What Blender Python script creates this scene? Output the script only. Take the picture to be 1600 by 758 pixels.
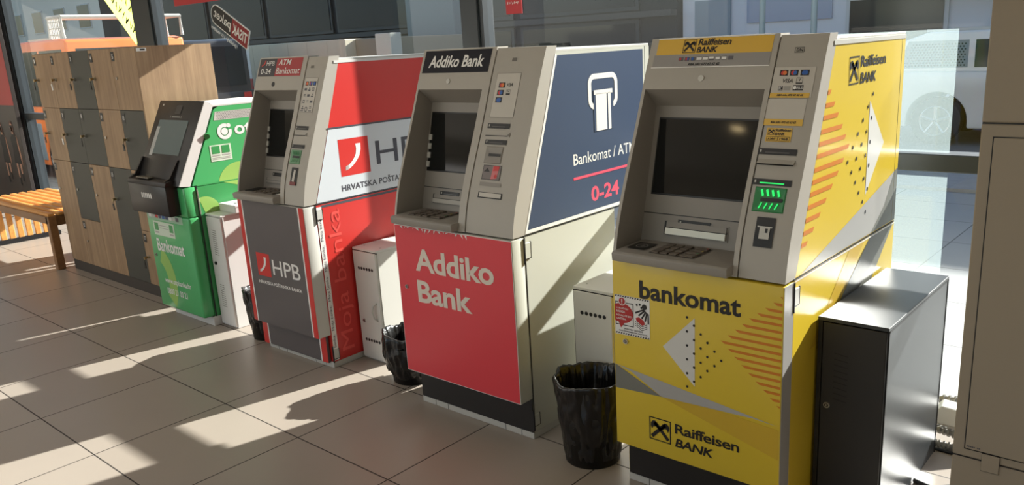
import bpy, bmesh, math, random
from mathutils import Vector, Matrix, noise
random.seed(7)
SC = bpy.context.scene
COL = SC.collection
for o in list(bpy.data.objects):
    bpy.data.objects.remove(o)

# ------------------------------------------------------------------ camera, light, exposure
def look_basis(yaw, pitch, roll):
    f = Vector((-math.sin(yaw)*math.cos(pitch), math.cos(yaw)*math.cos(pitch), -math.sin(pitch)))
    r = Vector((math.cos(yaw), math.sin(yaw), 0)); u = r.cross(f)
    c, s = math.cos(roll), math.sin(roll)
    return c*r+s*u, -s*r+c*u, f
cd = bpy.data.cameras.new('camera'); cam = bpy.data.objects.new('camera', cd); COL.objects.link(cam)
_r, _u, _f = look_basis(0.71484, 0.26004, -0.05188)
cam.matrix_world = Matrix(((_r.x, _u.x, -_f.x, 2.3869), (_r.y, _u.y, -_f.y, -2.2088), (_r.z, _u.z, -_f.z, 1.5923), (0, 0, 0, 1)))
cd.sensor_width = 36; cd.lens = 1269.0/1600*36
cd.shift_x = (800-841.66)/1600; cd.shift_y = (402.77-379)/1600
cd.clip_start = .05; cd.clip_end = 400
SC.camera = cam

SC.view_settings.view_transform = 'Standard'
SC.view_settings.look = 'None'
SC.view_settings.gamma = 1
SC.view_settings.use_curve_mapping = False
SC.view_settings.exposure = 1.0

SUN_DIR = Vector((-.235, -1, -.51)).normalized()
sd = bpy.data.lights.new('sun', 'SUN'); sun = bpy.data.objects.new('sun', sd); COL.objects.link(sun)
sun.rotation_euler = SUN_DIR.to_track_quat('-Z', 'Y').to_euler(); sun.location = (3, 8, 9)
sd.energy = 8.2; sd.angle = math.radians(.7); sd.color = (1, .96, .90)

W = bpy.data.worlds.new('sky'); SC.world = W; W.use_nodes = True
nt = W.node_tree; nt.nodes.clear()
sk = nt.nodes.new('ShaderNodeTexSky'); sk.sky_type = 'NISHITA'; sk.sun_disc = False
sk.sun_elevation = math.asin(-SUN_DIR.z); sk.sun_rotation = math.radians(13)
bg = nt.nodes.new('ShaderNodeBackground'); bg.inputs[1].default_value = .095
wo = nt.nodes.new('ShaderNodeOutputWorld')
nt.links.new(sk.outputs[0], bg.inputs[0]); nt.links.new(bg.outputs[0], wo.inputs[0])

def area(name, loc, rot, sx, sy, energy, color):
    l = bpy.data.lights.new(name, 'AREA'); l.shape = 'RECTANGLE'; l.size = sx; l.size_y = sy; l.energy = energy; l.color = color
    o = bpy.data.objects.new(name, l); COL.objects.link(o); o.location = loc; o.rotation_euler = rot
    return o
area('hall_ceiling_fill', (-3.2, -3.2, 3.35), (math.radians(0), 0, 0), 7, 2.4, 27, (1, .97, .93))  # fill lamp added under the ceiling to raise the ambient light
area('hall_front_fill', (-6.5, -6.4, 1.9), (math.radians(90), 0, math.radians(-12)), 6, 2.2, 31, (1, .97, .94))  # fill lamp added on the hall side to brighten the machine fronts

# ------------------------------------------------------------------ helpers
def lin(c):
    return tuple(((v/255)/12.92 if v/255 <= .04045 else ((v/255+.055)/1.055)**2.4) for v in c)
MATS = {}
def mat(name, rgb, rough=.5, metal=0., bump=0., bscale=200., spec=.5, emit=None, mottle=0., coat=0.):
    if name in MATS: return MATS[name]
    m = bpy.data.materials.new(name); m.use_nodes = True; n = m.node_tree; b = n.nodes['Principled BSDF']
    c = (*lin(rgb), 1)
    b.inputs['Base Color'].default_value = c
    b.inputs['Roughness'].default_value = rough; b.inputs['Metallic'].default_value = metal
    b.inputs['Specular IOR Level'].default_value = spec
    b.inputs['Coat Weight'].default_value = coat
    if emit: b.inputs['Emission Color'].default_value = (*lin(emit[:3]), 1); b.inputs['Emission Strength'].default_value = emit[3]
    if bump or mottle:
        tc = n.nodes.new('ShaderNodeTexCoord'); nz = n.nodes.new('ShaderNodeTexNoise')
        nz.inputs['Scale'].default_value = bscale; nz.inputs['Detail'].default_value = 4
        n.links.new(tc.outputs['Object'], nz.inputs['Vector'])
        if bump:
            bp = n.nodes.new('ShaderNodeBump'); bp.inputs['Strength'].default_value = bump; bp.inputs['Distance'].default_value = .002
            n.links.new(nz.outputs['Fac'], bp.inputs['Height']); n.links.new(bp.outputs['Normal'], b.inputs['Normal'])
        if mottle:
            n2 = n.nodes.new('ShaderNodeTexNoise'); n2.inputs['Scale'].default_value = 6; n2.inputs['Detail'].default_value = 6
            n.links.new(tc.outputs['Object'], n2.inputs['Vector'])
            mx = n.nodes.new('ShaderNodeMix'); mx.data_type = 'RGBA'; mx.inputs[6].default_value = tuple(v*(1-mottle) for v in c[:3])+(1,)
            mx.inputs[7].default_value = tuple(min(1, v*(1+mottle)) for v in c[:3])+(1,)
            n.links.new(n2.outputs['Fac'], mx.inputs[0]); n.links.new(mx.outputs[2], b.inputs['Base Color'])
    MATS[name] = m
    return m

def mat_wood(name, c1, c2, axis=2, rough=.5, scale=1.):
    m = bpy.data.materials.new(name); m.use_nodes = True; n = m.node_tree; b = n.nodes['Principled BSDF']
    tc = n.nodes.new('ShaderNodeTexCoord'); mp = n.nodes.new('ShaderNodeMapping')
    s = [26*scale]*3; s[axis] = 1.6*scale; mp.inputs['Scale'].default_value = s
    nz = n.nodes.new('ShaderNodeTexNoise'); nz.inputs['Scale'].default_value = 1; nz.inputs['Detail'].default_value = 8; nz.inputs['Roughness'].default_value = .65
    n2 = n.nodes.new('ShaderNodeTexNoise'); n2.inputs['Scale'].default_value = 3.; n2.inputs['Detail'].default_value = 3
    rp = n.nodes.new('ShaderNodeValToRGB'); rp.color_ramp.elements[0].position = .3; rp.color_ramp.elements[1].position = .7
    rp.color_ramp.elements[0].color = (*lin(c1), 1); rp.color_ramp.elements[1].color = (*lin(c2), 1)
    ad = n.nodes.new('ShaderNodeMath'); ad.operation = 'MULTIPLY_ADD'; ad.inputs[1].default_value = .45
    n.links.new(tc.outputs['Object'], mp.inputs[0]); n.links.new(mp.outputs[0], nz.inputs['Vector']); n.links.new(tc.outputs['Object'], n2.inputs['Vector'])
    n.links.new(n2.outputs['Fac'], ad.inputs[0])
    sb = n.nodes.new('ShaderNodeMath'); sb.operation = 'SUBTRACT'; sb.inputs[1].default_value = .22
    n.links.new(nz.outputs['Fac'], sb.inputs[0]); n.links.new(sb.outputs[0], ad.inputs[2])
    n.links.new(ad.outputs[0], rp.inputs[0]); n.links.new(rp.outputs[0], b.inputs['Base Color'])
    b.inputs['Roughness'].default_value = rough
    MATS[name] = m
    return m

def mat_tiles(name, c1, c2, grout, ox, oy, sx, sy, gw, rough, bump=.0, spec=.5, speck=0.):
    """square tiles laid on object XY"""
    m = bpy.data.materials.new(name); m.use_nodes = True; n = m.node_tree; b = n.nodes['Principled BSDF']
    tc = n.nodes.new('ShaderNodeTexCoord'); sp = n.nodes.new('ShaderNodeSeparateXYZ'); n.links.new(tc.outputs['Object'], sp.inputs[0])
    def M(op, a, bb):
        q = n.nodes.new('ShaderNodeMath'); q.operation = op
        for i, v in enumerate((a, bb)):
            if v is None: continue
            if isinstance(v, (int, float)): q.inputs[i].default_value = v
            else: n.links.new(v, q.inputs[i])
        return q.outputs[0]
    es = []; ids = []
    for out, o, s in ((sp.outputs[0], ox, sx), (sp.outputs[1], oy, sy)):
        t = M('DIVIDE', M('SUBTRACT', out, o), s); fr = M('FRACT', t, None); ids.append(M('FLOOR', t, None))
        es.append(M('MULTIPLY', M('SUBTRACT', .5, M('ABSOLUTE', M('SUBTRACT', fr, .5), None)), s))
    d = M('MINIMUM', es[0], es[1]); g = M('LESS_THAN', d, gw/2)
    cx = n.nodes.new('ShaderNodeCombineXYZ'); n.links.new(ids[0], cx.inputs[0]); n.links.new(ids[1], cx.inputs[1])
    wn = n.nodes.new('ShaderNodeTexWhiteNoise'); n.links.new(cx.outputs[0], wn.inputs['Vector'])
    nz = n.nodes.new('ShaderNodeTexNoise'); nz.inputs['Scale'].default_value = 2.5 if not speck else 60; nz.inputs['Detail'].default_value = 6
    n.links.new(tc.outputs['Object'], nz.inputs['Vector'])
    f = M('ADD', M('MULTIPLY', wn.outputs['Value'], .45), M('MULTIPLY', nz.outputs['Fac'], .55))
    mx = n.nodes.new('ShaderNodeMix'); mx.data_type = 'RGBA'; n.links.new(f, mx.inputs[0])
    mx.inputs[6].default_value = (*lin(c1), 1); mx.inputs[7].default_value = (*lin(c2), 1)
    m2 = n.nodes.new('ShaderNodeMix'); m2.data_type = 'RGBA'; n.links.new(g, m2.inputs[0]); n.links.new(mx.outputs[2], m2.inputs[6])
    m2.inputs[7].default_value = (*lin(grout), 1); n.links.new(m2.outputs[2], b.inputs['Base Color'])
    rr = M('ADD', M('MULTIPLY', g, .4), rough); n.links.new(rr, b.inputs['Roughness'])
    b.inputs['Specular IOR Level'].default_value = spec
    MATS[name] = m
    return m

def mat_glass(name, tint=(.93, .97, .97), refl=1.0):
    m = bpy.data.materials.new(name); m.use_nodes = True; n = m.node_tree; n.nodes.remove(n.nodes['Principled BSDF'])
    t = n.nodes.new('ShaderNodeBsdfTransparent'); t.inputs[0].default_value = (*tint, 1)
    g = n.nodes.new('ShaderNodeBsdfGlossy'); g.inputs['Roughness'].default_value = .0
    fr = n.nodes.new('ShaderNodeFresnel'); fr.inputs[0].default_value = 1.45
    mx = n.nodes.new('ShaderNodeMixShader'); n.links.new(fr.outputs[0], mx.inputs[0]); n.links.new(t.outputs[0], mx.inputs[1]); n.links.new(g.outputs[0], mx.inputs[2])
    n.links.new(mx.outputs[0], n.nodes['Material Output'].inputs[0])
    MATS[name] = m
    return m
def mat_film(name, rgb, fac):
    m = bpy.data.materials.new(name); m.use_nodes = True; n = m.node_tree; n.nodes.remove(n.nodes['Principled BSDF'])
    t = n.nodes.new('ShaderNodeBsdfTransparent'); d = n.nodes.new('ShaderNodeBsdfTranslucent'); d.inputs[0].default_value = (*lin(rgb), 1)
    mx = n.nodes.new('ShaderNodeMixShader'); mx.inputs[0].default_value = fac
    n.links.new(t.outputs[0], mx.inputs[1]); n.links.new(d.outputs[0], mx.inputs[2]); n.links.new(mx.outputs[0], n.nodes['Material Output'].inputs[0])
    MATS[name] = m
    return m

class B:
    """collects shapes into one mesh"""
    def __init__(s): s.bm = bmesh.new()
    def _merge(s, b2):
        me = bpy.data.meshes.new('tmp'); b2.to_mesh(me); b2.free(); s.bm.from_mesh(me); bpy.data.meshes.remove(me)
    def box(s, x0, x1, y0, y1, z0, z1, bev=0., seg=2):
        b = bmesh.new(); bmesh.ops.create_cube(b, size=1)
        for v in b.verts: v.co = Vector((x0+(v.co.x+.5)*(x1-x0), y0+(v.co.y+.5)*(y1-y0), z0+(v.co.z+.5)*(z1-z0)))
        if bev: bmesh.ops.bevel(b, geom=list(b.edges), offset=bev, segments=seg, affect='EDGES', profile=.5)
        s._merge(b); return s
    def prism(s, poly, ax, a0, a1, bev=0., seg=2):
        """poly of 2D points in the plane of the two other axes (in order), extruded along ax"""
        b = bmesh.new()
        def P(p, a):
            q = [p[0], p[1]]; q.insert(ax, a); return q
        f = b.faces.new([b.verts.new(P(p, a0)) for p in poly])
        r = bmesh.ops.extrude_face_region(b, geom=[f])
        for v in r['geom']:
            if isinstance(v, bmesh.types.BMVert): v.co[ax] = a1
        bmesh.ops.recalc_face_normals(b, faces=list(b.faces))
        if bev: bmesh.ops.bevel(b, geom=list(b.edges), offset=bev, segments=seg, affect='EDGES', profile=.5)
        s._merge(b); return s
    def cyl(s, p0, p1, r0, r1=None, n=20):
        r1 = r0 if r1 is None else r1
        p0, p1 = Vector(p0), Vector(p1); d = p1-p0; b = bmesh.new()
        bmesh.ops.create_cone(b, cap_ends=True, segments=n, radius1=r0, radius2=r1, depth=d.length)
        mt = Matrix.Translation((p0+p1)/2) @ d.to_track_quat('Z', 'Y').to_matrix().to_4x4()
        bmesh.ops.transform(b, matrix=mt, verts=list(b.verts)); s._merge(b); return s
    def tube(s, pts, r, n=8):
        pts = [Vector(p) for p in pts]; b = bmesh.new(); rings = []
        for i, p in enumerate(pts):
            t = (pts[min(i+1, len(pts)-1)]-pts[max(i-1, 0)]).normalized()
            a = t.orthogonal().normalized() if i == 0 else (rings[-1][1]-t*rings[-1][1].dot(t)).normalized()
            c = t.cross(a)
            rings.append(([b.verts.new(p+r*(math.cos(2*math.pi*k/n)*a+math.sin(2*math.pi*k/n)*c)) for k in range(n)], a))
        for (A, _), (C, _) in zip(rings, rings[1:]):
            for k in range(n): b.faces.new((A[k], A[(k+1) % n], C[(k+1) % n], C[k]))
        b.faces.new(list(reversed(rings[0][0]))); b.faces.new(rings[-1][0])
        s._merge(b); return s
    def lathe(s, prof, n=48, fn=None, cx=0, cy=0):
        b = bmesh.new(); R = []
        for i, (r, z) in enumerate(prof):
            ring = []
            for k in range(n):
                a = 2*math.pi*k/n; rr, zz = (r, z) if fn is None else fn(r, z, a, i)
                ring.append(b.verts.new((cx+rr*math.cos(a), cy+rr*math.sin(a), zz)))
            R.append(ring)
        for A, C in zip(R, R[1:]):
            for k in range(n): b.faces.new((A[k], A[(k+1) % n], C[(k+1) % n], C[k]))
        s._merge(b); return s
    def quads(s, grid):
        vs = [[s.bm.verts.new(p) for p in row] for row in grid]
        for A, C in zip(vs, vs[1:]):
            for k in range(len(A)-1): s.bm.faces.new((A[k], A[k+1], C[k+1], C[k]))
        return s
    def face(s, pts):
        s.bm.faces.new([s.bm.verts.new(p) for p in pts]); return s
    def cslab(s, x0, x1, z0, z1, f, g, n=14):
        """slab between front curve f(z) and back curve g(z)"""
        zs = [z0+(z1-z0)*i/n for i in range(n+1)]
        poly = [(f(z), z) for z in zs]+[(g(z), z) for z in reversed(zs)]
        return s.prism(poly, 0, x0, x1)
    def obj(s, name, m, parent=None, smooth=False, loc=None, weld=False):
        if weld: bmesh.ops.remove_doubles(s.bm, verts=list(s.bm.verts), dist=1e-5)
        me = bpy.data.meshes.new(name); s.bm.to_mesh(me); s.bm.free()
        me.materials.append(m)
        if smooth:
            for p in me.polygons: p.use_smooth = True
        o = bpy.data.objects.new(name, me); COL.objects.link(o)
        if parent: o.parent = parent
        if loc: o.location = loc
        return o

def auto(o, ang=35):
    for p in o.data.polygons: p.use_smooth = True
    me = o.data; bm = bmesh.new(); bm.from_mesh(me)
    for e in bm.edges:
        e.smooth = len(e.link_faces) == 2 and e.calc_face_angle(0) < math.radians(ang)
    bm.to_mesh(me); bm.free(); return o
def thing(name, label, cat, loc=(0, 0, 0), rz=0, group=None):
    o = bpy.data.objects.new(name, None); COL.objects.link(o); o.location = loc; o.rotation_euler = (0, 0, rz)
    o.empty_display_size = .1
    o['label'] = label; o['category'] = cat
    if group: o['group'] = group
    return o
def tag(o, label, cat, group=None, kind=None):
    o['label'] = label; o['category'] = cat
    if group: o['group'] = group
    if kind: o['kind'] = kind
    return o
def struct(o): o['kind'] = 'structure'; return o
def dup(root, loc, label=None, group=None, rz=None):
    r = root.copy(); COL.objects.link(r); r.location = loc
    if rz is not None: r.rotation_euler = (0, 0, rz)
    if label: r['label'] = label
    if group: r['group'] = group
    for ch in list(root.children):
        c = ch.copy(); COL.objects.link(c); c.parent = r
        for g in list(ch.children):
            d = g.copy(); COL.objects.link(d); d.parent = c
    return r

# flat prints: polygons in (u, v) laid on a surface function (u, v, t) -> xyz
def s_front(y): return lambda u, v, t=0: (u, y-t, v)
def s_side(x): return lambda u, v, t=0: (x+t, u, v)
def s_top(z): return lambda u, v, t=0: (u, v, z+t)
def s_incl(y0, z0, sl): return lambda u, v, t=0: (u, y0+sl*(v-z0)-t, v+sl*t)
def prt(name, m, polys, surf, parent, t=.0008):
    b = B()
    for p in polys: b.face([surf(u, v, t) for u, v in p])
    return b.obj(name, m, parent)
def prts(name, m, polys, surf, parent, t=.0008):
    for p in polys: prt(name, m, [p], surf, parent, t)
def R4(u0, v0, u1, v1, n=1):
    """rectangle, cut into n rows so that it follows a curved surface"""
    return [[(u0, v0+(v1-v0)*i/n), (u1, v0+(v1-v0)*i/n), (u1, v0+(v1-v0)*(i+1)/n), (u0, v0+(v1-v0)*(i+1)/n)] for i in range(n)]
def ring(u0, v0, u1, v1, w):
    return R4(u0, v0, u1, v0+w)+R4(u0, v1-w, u1, v1)+R4(u0, v0+w, u0+w, v1-w)+R4(u1-w, v0+w, u1, v1-w)
def disc(u, v, r, n=20, rv=None): 
    rv = rv or r
    return [[(u+r*math.cos(2*math.pi*k/n), v+rv*math.sin(2*math.pi*k/n)) for k in range(n)]]
def arcband(u, v, r0, r1, a0, a1, n=24):
    out = []
    for k in range(n):
        a, c = (math.radians(a0+(a1-a0)*q/n) for q in (k, k+1))
        out.append([(u+r0*math.cos(a), v+r0*math.sin(a)), (u+r1*math.cos(a), v+r1*math.sin(a)), (u+r1*math.cos(c), v+r1*math.sin(c)), (u+r0*math.cos(c), v+r0*math.sin(c))])
    return out
def line(p, q, w):
    d = Vector((q[0]-p[0], q[1]-p[1])); nrm = Vector((-d.y, d.x)).normalized()*w/2
    return [(p[0]+nrm.x, p[1]+nrm.y), (p[0]-nrm.x, p[1]-nrm.y), (q[0]-nrm.x, q[1]-nrm.y), (q[0]+nrm.x, q[1]+nrm.y)]
def rring(u0, v0, u1, v1, r, w, n=8):
    """rounded rectangle outline"""
    def path(k):
        pts = []
        for cx, cy, a in ((u1-r, v1-r, 0), (u0+r, v1-r, 90), (u0+r, v0+r, 180), (u1-r, v0+r, 270)):
            for i in range(n+1):
                t = math.radians(a+90*i/n); pts.append((cx+(r-k)*math.cos(t), cy+(r-k)*math.sin(t)))
        return pts
    A, C = path(0), path(w); N = len(A)
    return [[A[i], A[(i+1) % N], C[(i+1) % N], C[i]] for i in range(N)]

_tc = {}
def glyphs(s, bold=0., shear=0., sp=1., res=3):
    k = (s, bold, shear, sp)
    if k in _tc: return _tc[k]
    cu = bpy.data.curves.new('t', 'FONT'); cu.body = s; cu.size = 1; cu.offset = bold; cu.shear = shear; cu.space_character = sp; cu.resolution_u = res
    o = bpy.data.objects.new('t', cu); COL.objects.link(o)
    dg = bpy.context.evaluated_depsgraph_get(); dg.update()
    me = bpy.data.meshes.new_from_object(o.evaluated_get(dg))
    V = [(v.co.x, v.co.y) for v in me.vertices]; F = [list(p.vertices) for p in me.polygons]
    bpy.data.objects.remove(o); bpy.data.curves.remove(cu); bpy.data.meshes.remove(me)
    x0 = min(v[0] for v in V); x1 = max(v[0] for v in V); y0 = min(v[1] for v in V); y1 = max(v[1] for v in V)
    V = [((v[0]-x0)/(x1-x0), (v[1]-y0)/(y1-y0)) for v in V]
    _tc[k] = (V, F); return V, F
def text(name, s, m, box, surf, parent, bold=0., shear=0., sp=1., rot=0, t=.0012, mirror=False):
    """letters of s filling the box (u0, v0, u1, v1); rot=90 reads upwards"""
    u0, v0, u1, v1 = box; b = B(); textadd(b, s, box, surf, bold, shear, sp, rot, t, mirror)
    return b.obj(name, m, parent)
def textadd(b, s, box, surf, bold=0., shear=0., sp=1., rot=0, t=.0012, mirror=False):
    u0, v0, u1, v1 = box; V, F = glyphs(s, bold, shear, sp)
    def mp(p):
        x, y = p
        if mirror: x = 1-x
        if rot == 90: return surf(u1-y*(u1-u0), v0+x*(v1-v0), t)
        if callable(rot): return surf(*rot(x, y), t)
        return surf(u0+x*(u1-u0), v0+y*(v1-v0), t)
    vs = [b.bm.verts.new(mp(p)) for p in V]
    for f in F:
        try: b.bm.faces.new([vs[i] for i in f])
        except ValueError: pass

# ------------------------------------------------------------------ materials
M_TILE = mat_tiles('floor_tiles', (150, 140, 129), (162, 152, 141), (52, 46, 42), -.5155, -.5043, .6, .6, .006, .33, spec=.45)
M_PAVE = mat_tiles('outdoor_pavers', (142, 144, 142), (156, 158, 156), (104, 105, 104), -.02, 1.33, .9, .72, .010, .8)
M_GRAN = mat('granite', (150, 150, 148), .8, bump=.3, bscale=60, mottle=.25)
M_ASPH = mat('asphalt', (120, 120, 120), .9, bump=.4, bscale=40, mottle=.15)
M_WALL = mat('interior_wall', (205, 198, 186), .8, bump=.05)
M_CEIL = mat('ceiling_paint', (225, 220, 210), .9, bump=.03)
M_FRAME = mat('window_frame_paint', (44, 50, 54), .45, bump=.02)
M_FRAME2 = mat('window_frame_grey', (110, 116, 120), .4)
M_GLASS = mat_glass('window_glass')
M_FASC = mat('fascia_grey_plastic', (172, 166, 156), .42, bump=.06, bscale=900)
M_FASC2 = mat('fascia_grey_shaded', (146, 140, 132), .5, bump=.06, bscale=900)  # fascia grey made darker, with the niche's shade in the colour
M_CREAM = mat('cream_steel', (196, 196, 184), .38, bump=.04, bscale=400)
M_LGREY = mat('light_grey_steel', (196, 194, 186), .4)
M_WHITE = mat('white_steel', (214, 212, 208), .4, bump=.03, bscale=300)
M_PRWHITE = mat('white_print', (232, 230, 226), .4)
M_GREYSTK = mat('pale_grey_sticker', (196, 190, 180), .45)
M_BLACK = mat('black_plastic', (22, 21, 20), .4)
M_BLKPR = mat('black_print', (28, 24, 24), .4)
M_KICK = mat('black_kick_plate', (30, 27, 25), .45)
M_SCREEN = mat('dark_screen_glass', (24, 26, 26), .06, spec=.5)
M_SCRAMB = mat('otp_screen_glass', (92, 108, 110), .08, spec=.6)
M_YEL = mat('bank_yellow', (220, 190, 54), .3, coat=.15)
M_YELD = mat('bank_yellow_deep', (204, 168, 50), .32)
M_YELG = mat('banner_gold', (222, 178, 66), .35)
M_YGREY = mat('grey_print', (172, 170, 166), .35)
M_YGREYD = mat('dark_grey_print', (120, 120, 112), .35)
M_YTRI = mat('pale_triangle_print', (214, 212, 206), .35)
M_ORANGE = mat('orange_print', (208, 124, 36), .35)
M_ARED = mat('addiko_red', (222, 62, 72), .35)
M_ANAVY = mat('addiko_navy', (58, 72, 98), .33)
M_ABLK = mat('addiko_banner_navy', (24, 24, 33), .5, spec=.25)
M_APINK = mat('addiko_pink_print', (232, 84, 108), .35)
M_HRED = mat('hpb_red', (206, 50, 44), .33)
M_HREDL = mat('hpb_red_tint', (232, 82, 74), .33)
M_HGREY = mat('hpb_dark_grey', (92, 86, 86), .42)
M_HDK = mat('hpb_charcoal', (60, 58, 62), .42)
M_HTXT = mat('hpb_text_grey', (74, 74, 82), .4)
M_OGRN = mat('otp_green', (74, 172, 104), .28, coat=.2)
M_OGRD = mat('otp_green_dark', (62, 150, 86), .3)
M_OLIM = mat('otp_lime', (150, 192, 100), .3)
M_STEEL = mat('steel', (190, 188, 182), .3, .9)
M_BRASS = mat('lock_brass', (170, 150, 110), .35, .9)
M_GREENLED = mat('green_lamp', (30, 200, 90), .4, emit=(30, 220, 100, .5))
M_GREENP = mat('green_plastic', (44, 130, 74), .35)
M_LINER = mat('black_bag', (20, 19, 18), .24, bump=1., bscale=45, spec=.6)
M_DCAB = mat('charcoal_cabinet', (52, 55, 58), .36, spec=.6)
M_BEIGE = mat('beige_cabinet_paint', (150, 138, 120), .5, bump=.12, bscale=500)
M_OAK = mat_wood('oak_panel', (132, 104, 76), (170, 140, 106), 2, .5)
M_LDARK = mat('locker_dark_green_grey', (66, 66, 58), .5)
M_PLINTH = mat('locker_plinth', (62, 56, 50), .5)
M_BENCH = mat_wood('bench_slat_wood', (206, 138, 66), (232, 172, 96), 0, .4)
M_BENCHF = mat_wood('bench_frame_wood', (122, 84, 50), (150, 108, 66), 0, .45)
M_DARKM = mat('dark_metal', (46, 46, 48), .4, .5)

# ------------------------------------------------------------------ room
b = B(); b.box(-12, 5.5, -7, 1.15, -.1, 0); struct(b.obj('floor', M_TILE))
b = B(); b.box(-12, 5.5, -7, 1.45, 3.4, 3.5); struct(b.obj('ceiling', M_CEIL))
b = B()
for z0, z1 in ((0, .9), (2.7, 3.4)): b.box(-12, 5.5, -7.15, -7, z0, z1)
for x in (-12, -8, -4, 0, 4): b.box(x, x+.6 if x < 4 else 5.5, -7.15, -7, .9, 2.7)
struct(b.obj('wall_back', M_WALL))
b = B(); b.box(-12.15, -12, -7, 1.15, 0, 3.4); struct(b.obj('wall_left', M_WALL))
b = B(); b.box(5.5, 5.65, -7, 1.15, 0, 3.4); struct(b.obj('wall_right', M_WALL))
# the glazed front: posts at four places, a rail at one metre, glass above and below
POST = [(-12, -11.8), (-8.45, -8.25), (-5.06, -4.74), (-1.0, -.886), (2.95, 3.12), (5.4, 5.5)]
b = B()
for x0, x1 in POST: b.box(x0, x1, 1.15, 1.28, 0, 3.4, .004, 1)
struct(b.obj('trim_1', M_FRAME))
for i in range(5):
    x0, x1 = POST[i][1], POST[i+1][0]
    b = B()
    b.box(x0, x1, 1.15, 1.26, 1.027, 1.095, .004, 1); b.box(x0, x1, 1.15, 1.26, 0, .05); b.box(x0, x1, 1.15, 1.26, 3.3, 3.4)
    for a in (x0, x1-.03): b.box(a, a+.03, 1.165, 1.25, .05, 1.027); b.box(a, a+.03, 1.165, 1.25, 1.095, 3.3)
    w = struct(b.obj('window_%d' % (i+1), M_FRAME))
    b = B(); b.box(x0+.03, x1-.03, 1.1505, 1.153, 1.05, 1.06); b.obj('rail_groove', M_FRAME2, w)
    for z0, z1 in ((.05, 1.027), (1.095, 3.3)):
        b = B(); b.face([(x0+.03, 1.205, z0), (x1-.03, 1.205, z0), (x1-.03, 1.205, z1), (x0+.03, 1.205, z1)]); b.obj('glass_pane', M_GLASS, w)
# downlights in the ceiling
def downlight(x, y, first=[None], label=None):
    if first[0] is None:
        t = thing('ceiling_downlight', label, 'ceiling light', (x, y, 3.4))
        b = B(); b.lathe([(.075, 0), (.1, 0), (.1, -.012), (.085, -.014), (.075, 0)], 32); b.obj('trim_ring', M_WHITE, t)
        b = B(); b.cyl((0, 0, -.003), (0, 0, -.001), .074); b.obj('diffuser', mat('lamp_diffuser', (255, 236, 200), .5, emit=(255, 226, 170, 9)), t)
        first[0] = t
        return t
    return dup(first[0], (x, y, 3.4))
for x, y in ((-1.80, -5.3),):
    downlight(x, y, label='round recessed ceiling downlight with warm diffuser')

# ------------------------------------------------------------------ the three large cash machines
PZ = [.868, .953, 1.04, 1.14, 1.257, 1.39, 1.485, 1.578]
PY = [0, .014, .045, .085, .137, .19, .228, .27]
def interp(x, X, Y):
    if x <= X[0]: return Y[0]+(x-X[0])*(Y[1]-Y[0])/(X[1]-X[0])
    for i in range(len(X)-1):
        if x <= X[i+1]: return Y[i]+(x-X[i])*(Y[i+1]-Y[i])/(X[i+1]-X[i])
    return Y[-1]+(x-X[-1])*(Y[-1]-Y[-2])/(X[-1]-X[-2])
def sm(z, k):   # smoothed profile
    return k*sum(interp(z+d, PZ, PY) for d in (-.05, -.025, 0, .025, .05))/5
CARDRED, CARDBLU, CARDORG = mat('card_red', (205, 48, 44), .4), mat('card_blue', (40, 92, 170), .4), mat('card_orange', (226, 120, 50), .4)
def card_logo(parent, surf, u, v, w, h, c1, c2, name='card_logo'):
    o = prt(name, M_BLKPR, R4(u, v, u+w, v+h), surf, parent, .0014)
    prt('card_disc', c1, disc(u+w*.38, v+h*.5, w*.24, 14, h*.38), surf, parent, .0018)
    prt('card_disc', c2, disc(u+w*.62, v+h*.5, w*.24, 14, h*.38), surf, parent, .0022)

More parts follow.
